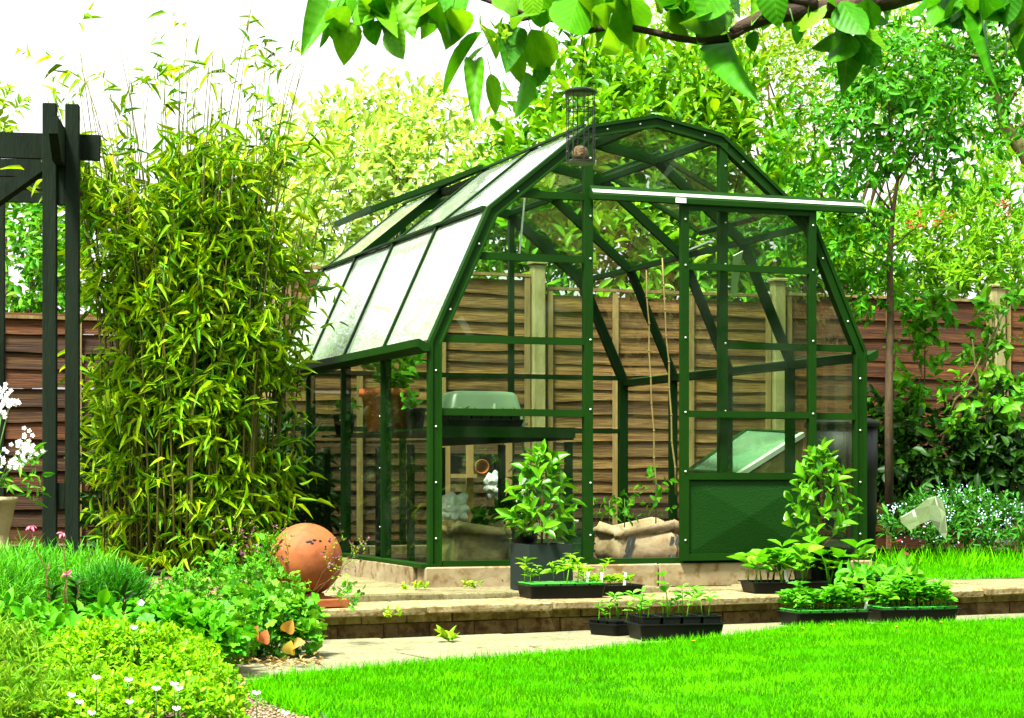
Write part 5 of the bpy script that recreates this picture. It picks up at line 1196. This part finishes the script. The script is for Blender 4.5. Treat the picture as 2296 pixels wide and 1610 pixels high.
# airy flower stalks near the ball
x, y = P(700, 0, 8.5).x, 8.5
t = plant('heuchera_flower_stalks', 'thin stalks with tiny purple flowers in front of the terracotta ball', 'flowers', x, y, .12)
so_ = []
for a, b in (((640, 1330), (590, 1190)), ((650, 1320), (640, 1190)), ((690, 1340), (770, 1205)), ((700, 1340), (815, 1215)), ((600, 1320), (500, 1180)), ((560, 1330), (530, 1170)), ((700, 1330), (780, 1260)), ((580, 1330), (560, 1200)), ((730, 1330), (805, 1230))):
    p0, p1 = P(*a, 8.45), P(*b, 8.4); limb(t, p0, p1, .0014, .0008, M['bark_thin'], 'stalk', .06, 5, 4)
    for f in np.linspace(.5, 1, 9): so_.append(np.array(p0.lerp(p1, f)) + rng.normal(0, .004, 3))
so_ = np.array(so_); ax = rng.normal(0, .7, so_.shape); ax[:, 2] += .8
pos, d, nn = shoots(so_, ax, 3, .045, 40, 0); put_leaves(t, T_SMALL, M['weed'], pos, d, nn, .014, .006, 0, 'bud', 'bracts')
tp_ = so_ + norm(ax) * .05; put_leaves(t, T_SMALL, M['purple'], np.repeat(tp_, 3, 0), norm(rng.normal(size=(len(tp_) * 3, 3))), norm(rng.normal(size=(len(tp_) * 3, 3))), .013, .01, 0, 'bud', 'flowers')
# columbine
t = thing('columbine', 'tall reddish columbine stems with pink nodding flowers at the left', 'flowers', (P(120, 0, 7.6).x, 7.6, .05)); c = Vector(t.location)
for a, b, fl in (((150, 1430), (140, 1195), 1), ((140, 1430), (70, 1180), 1), ((155, 1420), (150, 1290), 2), ((165, 1400), (180, 1300), 0), ((120, 1440), (110, 1260), 0)):
    p0, p1 = P(*a, 7.6), P(*b, 7.6); limb(t, p0, p1, .0035, .0016, M['stem_red'], 'stalk', .06, 5, 5)
    if fl:
        k = 10; ph = np.arange(k) * 6.283 / k; dd = np.column_stack([np.cos(ph) * .7, np.sin(ph) * .7, -np.ones(k) * (.5 if fl == 1 else -.5)]) + rng.normal(0, .3, (k, 3)); put_leaves(t, T_OVAL, M['pink'], np.tile(np.array(p1), (k, 1)), dd, np.column_stack([np.cos(ph), np.sin(ph), np.ones(k)]) + rng.normal(0, .4, (k, 3)), .026, .011, 99, 'petal')
# dark stems
t = thing('dark_stemmed_lily', 'dark stemmed plants with whorled leaves above the golden shrub', 'plant', (P(200, 0, 7.2).x, 7.2, .02))
for a, b in (((170, 1440), (172, 1315)), ((275, 1415), (280, 1345)), ((120, 1440), (118, 1330))):
    p0, p1 = P(*a, 7.2), P(*b, 7.2); limb(t, p0, p1, .0035, .002, M['purple'], 'stalk', .03, 4, 5)
    n = 3; og = np.array([p0.lerp(p1, f) for f in (.45, .75, .97)]); leafy(t, og, np.tile([0, 0, 1.], (3, 1)), 4, .015, .05, .4, T_OVAL, M['under'], ang=75, droop=0)
# white flowers
wf = [(316, 1352), (352, 1360), (397, 1350), (288, 1525), (300, 1408), (215, 1520), (390, 1535), (400, 1545), (575, 1555), (395, 1590), (290, 1575), (205, 1600), (178, 1575), (160, 1560), (640, 1600), (350, 1545)]
lbs = ['white flower left of three above the golden shrub', 'white flower in the middle of three above the golden shrub', 'white flower right of three above the golden shrub', 'small white flower near the left of the golden shrub', 'small white flower at the top of the golden shrub', 'white flower at the left rim of the golden shrub', 'white flower cluster at the centre of the golden shrub', 'lower white flower of the pair at the centre of the golden shrub', 'small white flower on gravel side of the golden shrub', 'lowest white flower in the middle of the golden shrub', 'white flower low in the golden shrub, left of centre', 'largest white flower at the bottom left', 'white flower above the bottom left one', 'small pale flower at the left end of the golden shrub', 'tiny white flower on the gravel', 'white flower on a tall stalk in the golden shrub']
for i, (px, py) in enumerate(wf):
    Y = 7.4 if i < 3 else 6.0 if py < 1510 else 5.55; q = P(px, py, Y); t = thing('white_flower', lbs[i], 'flower', (q.x, Y, max(.0, q.z - .09)), 0, 'small white flowers'); dz = q.z - t.location.z
    MB().tube([(0, .01, 0), (0, .005, dz * .6), (0, 0, dz)], .0016, 4).build('stalk', M['stem'], t, True)
    k = 5; 
    for hx, hz in (((0, 0),) if i < 3 else ((0, 0), (.007, .003), (-.006, .004))):
        ph = np.arange(k) * 6.283 / k + rng.random(); dd = np.column_stack([np.cos(ph), np.sin(ph) * .5 - .2, np.sin(ph) * .8]); s_ = .014 if i < 3 else .0055
        put_leaves(t, T_OVAL, M['white_flower'], np.tile(np.array(q) + (hx, 0, hz), (k, 1)), dd, np.tile([0, -1., .5], (k, 1)), s_, s_ * .9, 99, 'petal')
# weeds in the paving
for i, (px, py, z, L, n, lb) in enumerate(((895, 1300, .17, .03, 10, 'weed at the left plinth corner on the terrace'), (975, 1315, .17, .032, 12, 'weed tuft at the foot of the plinth corner'), (930, 1322, .17, .025, 8, 'low weed in the terrace joint left of the plinth corner'), (1105, 1312, .17, .03, 10, 'weed by the plinth left of the slate planter'), (1010, 1440, .012, .05, 7, 'leafy weed growing on the lower path by the wall'), (1055, 1318, .17, .022, 7, 'tiny weed in the paving joint between plinth weeds'), (880, 1385, .147, .025, 4, 'little weed sprouting from the coping stone'), (1620, 1308, .15, .025, 7, 'weed beside the bean tray on the terrace'))):
    q = PZ(px, py, z); t = thing('weed', lb, 'weed', q, 0, 'weeds in the paving'); c = np.array(q)
    leafy(t, c + rng.normal(0, .025 if L < .04 else .006, (n, 3)) * (1, 1, .1), np.column_stack([rng.normal(0, .6, n), rng.normal(0, .6, n), np.ones(n)]), 5 if L < .04 else 2, .03, L if L < .04 else .07, .55 if L < .04 else .3, T_OVAL, M['weed'], ang=65, droop=0)
for i, (px, py) in enumerate(((1555, 1437), (1865, 1400), (2010, 1405), (1800, 1408), (2110, 1395), (2225, 1385), (2270, 1384))):
    q = PZ(px, py + 4, .05); t = thing('yellow_flower', ('tiny yellow flower in the grass below the front pot tray', 'tiny yellow flower in the grass below the white label of the lush tray', 'tiny yellow flower between the two lush trays', 'tiny yellow flower at the left end of the lush trays', 'tiny yellow flower below the right lush tray', 'tiny yellow flower right of the lush trays', 'tiny yellow flower at the right end of the lawn edge')[i], 'flower', (q.x, q.y, .015), 0, 'yellow flowers at the lawn edge'); MB().tube([(0, 0, 0), (0, 0, .042)], .0014, 4).build('stalk', M['stem'], t)
    k = 8; ph = np.arange(k) * 6.283 / k; put_leaves(t, T_SMALL, M['orange'], np.tile(np.array([q.x, q.y, .056]), (k, 1)), np.column_stack([np.cos(ph), np.sin(ph), np.full(k, .5)]), np.tile([0, 0, 1.], (k, 1)), .011, .006, 99, 'petal')
# fallen dry leaves below the bamboo and at the wall end
N = 1500; px = rng.uniform(200, 700, N); Yl = rng.uniform(8.9, 11.9, N); pos = np.column_stack([(px - 1148) / F * Yl, Yl, .145 + rng.random(N) * .02])
N2 = 110; Y2 = rng.uniform(7.4, 7.75, N2); p2 = np.column_stack([(rng.uniform(470, 720, N2) - 1148) / F * Y2, Y2, .02 + rng.random(N2) * .02]); pos = np.concatenate([pos, p2]); N += N2
V, FF, q = leaf_geo(T_LANCE, pos, rng.normal(0, 1, (N, 3)) * (1, 1, .15), np.tile([0, 0, 1.], (N, 1)) + rng.normal(0, .3, (N, 3)), np.where(np.arange(N) < N - N2, rng.uniform(.04, .1, N), rng.uniform(.02, .045, N)), rng.uniform(.006, .016, N))
tag(link('leaf_litter', new_mesh('leaf_litter', V, FF, M['litter'], True, q)), 'dry fallen leaves scattered under the bamboo', 'leaf litter', kind='stuff')

# ------------------------------------------------------------------ apple branch and bird feeder in the foreground
AY = 4.8
t = thing('apple_tree', 'leafy apple tree limb reaching across the top of the picture', 'tree', (2.45, 4.9, 0)); c = Vector(t.location)
def ab(pts, rad, name='branch', n=10): MB().tube([P(px, py, AY + dy) - c for px, py, dy in pts], [r / F * AY for r in rad], n).build(name, M['bark_apple'], t, True)
MB().tube([(0, 0, -.05), (-.01, .01, .5), (.02, -.02, 1.2), (0, 0, 1.75), (.06, .03, 2.3), (.1, .05, 3.0)], [.13, .1, .09, .085, .065, .04], 12).build('trunk', M['bark_apple'], t, True)
ab([(3440, -60, .1), (3000, -150, .1), (2700, -170, .1), (2380, -120, .1), (2150, -60, .05), (2000, -4, 0), (1900, 16, 0), (1800, 24, 0), (1720, 36, 0), (1660, 62, 0), (1640, 75, 0)], [60, 54, 48, 42, 34, 26, 23, 21, 19, 15, 11])
ab([(1668, 62, 0), (1630, 86, 0), (1575, 93, 0), (1520, 86, 0), (1464, 72, 0), (1410, 61, 0), (1360, 62, .02), (1307, 72, .03), (1275, 62, .04), (1245, 46, .05), (1197, 38, .06), (1140, 52, .06)], [13, 10, 8.5, 8, 8, 8, 7, 7, 6, 6, 5, 3])
ab([(1830, 10, -.02), (1750, -10, 0), (1600, -40, .05)], [14, 10, 8])
ab([(1197, 38, .06), (1060, -10, .1), (960, -8, .12), (885, 45, .12), (840, 60, .12), (800, 55, .12)], [5, 5, 5, 4, 3, 2])
ab([(1905, 30, 0), (1915, 50, -.03), (1900, 78, -.05)], [5, 4, 3])
ab([(2300, -60, 0), (2250, 20, -.05), (2240, 60, -.05)], [6, 5, 3])
lv = [(1081, 71, 987, 202, 62), (1064, 137, 1064, 233, 42), (1175, 160, 1172, 264, 68), (1100, 165, 1112, 250, 34), (1190, 65, 1232, 162, 74), (1130, 100, 1172, 172, 60), (1085, 105, 1040, 150, 40), (783, 48, 772, 131, 62), (836, 48, 838, 92, 44), (880, 57, 898, 125, 56), (800, 30, 745, 60, 40), (800, 10, 830, 60, 50), (860, 20, 880, 60, 46), (760, 60, 745, 95, 30), (940, -20, 962, 52, 88), (1045, -20, 1025, 48, 78), (1000, 37, 993, 76, 26), (1300, -20, 1264, 90, 92), (1195, -15, 1196, 22, 44), (1363, 60, 1355, 143, 46), (1400, -20, 1432, 58, 96), (1610, 5, 1575, 84, 86), (1638, 92, 1642, 176, 76), (1690, 70, 1688, 104, 36), (1780, 55, 1786, 82, 34), (1930, 22, 1937, 72, 66), (1905, 75, 1872, 148, 64), (1920, 72, 1968, 142, 70), (1900, 82, 1902, 174, 72), (1885, 75, 1832, 112, 44), (1928, 70, 1990, 108, 50), (2212, 40, 2202, 136, 32), (2257, 84, 2236, 132, 38), (2292, 30, 2278, 88, 46), (2262, 90, 2300, 130, 40), (2140, -20, 2154, 50, 66), (2185, -20, 2180, 30, 44), (2250, -20, 2262, 40, 56), (1150, -20, 1120, 40, 60), (1460, -20, 1480, 20, 60), (1530, -25, 1540, 14, 50), (1540, 0, 1500, 30, 40), (1350, -25, 1340, 30, 52), (1720, -30, 1700, 10, 60), (900, -20, 880, 24, 60), (990, -25, 1000, 10, 50), (1240, -25, 1236, 30, 60), (1080, 60, 1120, 120, 56), (1150, 60, 1140, 140, 62), (1210, 130, 1205, 190, 44), (790, -20, 770, 20, 56), (735, 30, 722, 105, 26), (850, -25, 840, 20, 60)]
for i in range(44):
    a = rng.uniform(740, 1990); b = rng.uniform(-45, 8 if a > 1150 else 20); lv.append((a, b, a + rng.normal(0, 24), b + rng.uniform(55, 85), rng.uniform(52, 84)))
for i in range(14):
    a = rng.uniform(2080, 2310); b = rng.uniform(-45, 10); lv.append((a, b, a + rng.normal(0, 24), b + rng.uniform(55, 85), rng.uniform(45, 70)))
for i in range(70):
    a = rng.uniform(2150, 3300); b = rng.uniform(-320, -60) if a > 2360 else rng.uniform(-220, -90); lv.append((a, b, a + rng.normal(0, 30), b + rng.uniform(55, 85), rng.uniform(45, 75)))
n = len(lv); A_ = np.array([P(a, b, AY + rng.normal(0, .07)) for a, b, *_ in lv]); B_ = np.array([P(e[2], e[3], AY + rng.normal(0, .07)) for e in lv])
wd = np.array([e[4] / F * AY for e in lv]); ln_ = np.linalg.norm(B_ - A_, axis=1)
nn = np.tile([0, -1., .35], (n, 1)) + rng.normal(0, .6, (n, 3)); ln_ = np.maximum(ln_, wd * 1.25)
for q, tp_ in enumerate((T_APPLE, T_APPLE2, T_APPLE3)):
    k_ = np.arange(n) % 3 == q; put_leaves(t, tp_, M['apple'], A_[k_], (B_ - A_)[k_], nn[k_], ln_[k_] * 1.08, wd[k_] * 1.1, 999)
for i in range(n):
    q = Vector(A_[i]); limb(t, q, q - Vector((B_ - A_)[i]).normalized() * .018 + Vector((rng.normal(0, .012), .01, .022)), .0011, .0016, M['stem'], 'leaf_stalk', .05, 3, 4)
k = 26; cc = np.array(P(1118, 78, AY - .05)); put_leaves(t, T_LANCE, M['weed'], cc + rng.normal(0, .012, (k, 3)), rng.normal(0, 1, (k, 3)), rng.normal(0, 1, (k, 3)), .03, .008, 99, 'bud_scale')
FY = 4.85
t = thing('bird_feeder', 'black wire bird feeder with a fat ball hanging from the apple branch', 'bird feeder', P(1302, 365, FY)); c = Vector(t.location); pxm = FY / F
MB().lathe([(.001, 168 * pxm), (20 * pxm, 167 * pxm), (38 * pxm, 160 * pxm), (38 * pxm, 156 * pxm), (28 * pxm, 153 * pxm), (0, 154 * pxm)], 28).build('roof', M['feeder'], t, True)
for i in range(8):
    a = i * math.pi / 4 + .2; r = 32 * pxm; MB().tube([(r * math.cos(a), r * math.sin(a), 155 * pxm), (r * math.cos(a), r * math.sin(a), 0)], .0016, 5).build('wire', M['feeder'], t)
for z in (2, 60, 120):
    r = 32 * pxm; MB().tube([(r * math.cos(a), r * math.sin(a), z * pxm) for a in np.linspace(0, 6.283, 25)], .0015, 5, False).build('ring', M['feeder'], t)
MB().lathe([(33 * pxm, -2 * pxm), (33 * pxm, 0), (0, .5 * pxm)], 24).build('base', M['feeder'], t)
pk = P(1312, 74, FY - .03) - c; MB().tube([(0, 0, 166 * pxm), (.002, 0, 180 * pxm), pk * .6 + Vector((0, 0, 75 * pxm)), pk], .0012, 5).build('hook', M['feeder'], t)
bm = bmesh.new(); bmesh.ops.create_icosphere(bm, subdivisions=3, radius=19 * pxm)
for v in bm.verts: v.co *= 1 + rng.normal(0, .03); v.co += Vector((-1 * pxm, 0, 20 * pxm))
me = bpy.data.meshes.new('fat_ball'); bm.to_mesh(me); bm.free(); me.materials.append(M['ball']); me.polygons.foreach_set('use_smooth', np.ones(len(me.polygons), bool)); link('fat_ball', me, t)
# raised bed of soil under the bamboo
V = []; Fa = []; nx, ny = 26, 26
for j in range(ny):
    for i in range(nx):
        u = -8 + i * (7.1 / (nx - 1)); v = .44 + j * (5.4 / (ny - 1)); p = TW(u, v); h = .2 * min(1, (-.9 - u) / .6) * min(1, .3 + v / .8)
        V.append((p[0], p[1], .1 + max(0, h * .5) + rng.normal(0, .008) + (.006 if u < -1 else -.02)))
for j in range(ny - 1):
    for i in range(nx - 1): a = j * nx + i; Fa.append((a, a + 1, a + nx + 1, a + nx))
o = link('bamboo_bed', new_mesh('bamboo_bed', V, Fa, M['soil'], True)); o['kind'] = 'structure'
# unseen hedge added behind the camera so the panes reflect something dark
V = []; Fa = []; nx, nz = 60, 16
for j in range(nz):
    for i in range(nx):
        a = R(-88 + 176 * i / (nx - 1)); rr = 14 + 1.2 * math.sin(i * 1.7) * math.cos(j * .9) + rng.normal(0, .25)
        V.append((rr * math.sin(a) + 1, 5.5 - rr * math.cos(a), 6.2 * j / (nz - 1) * (1 + .08 * math.sin(i * .9)) - .1))
for j in range(nz - 1):
    for i in range(nx - 1): a = j * nx + i; Fa.append((a, a + nx, a + nx + 1, a + 1))
n0 = len(V); V += [(x * 1.12, y * 1.12 - .3, z) for x, y, z in V]; Fa += [tuple(k + n0 for k in f[::-1]) for f in Fa]
tag(link('added_hedge', new_mesh('added_hedge', V, Fa, M['under'], True)), 'unseen hedge added behind the viewer to darken the pane reflections', 'hedge')
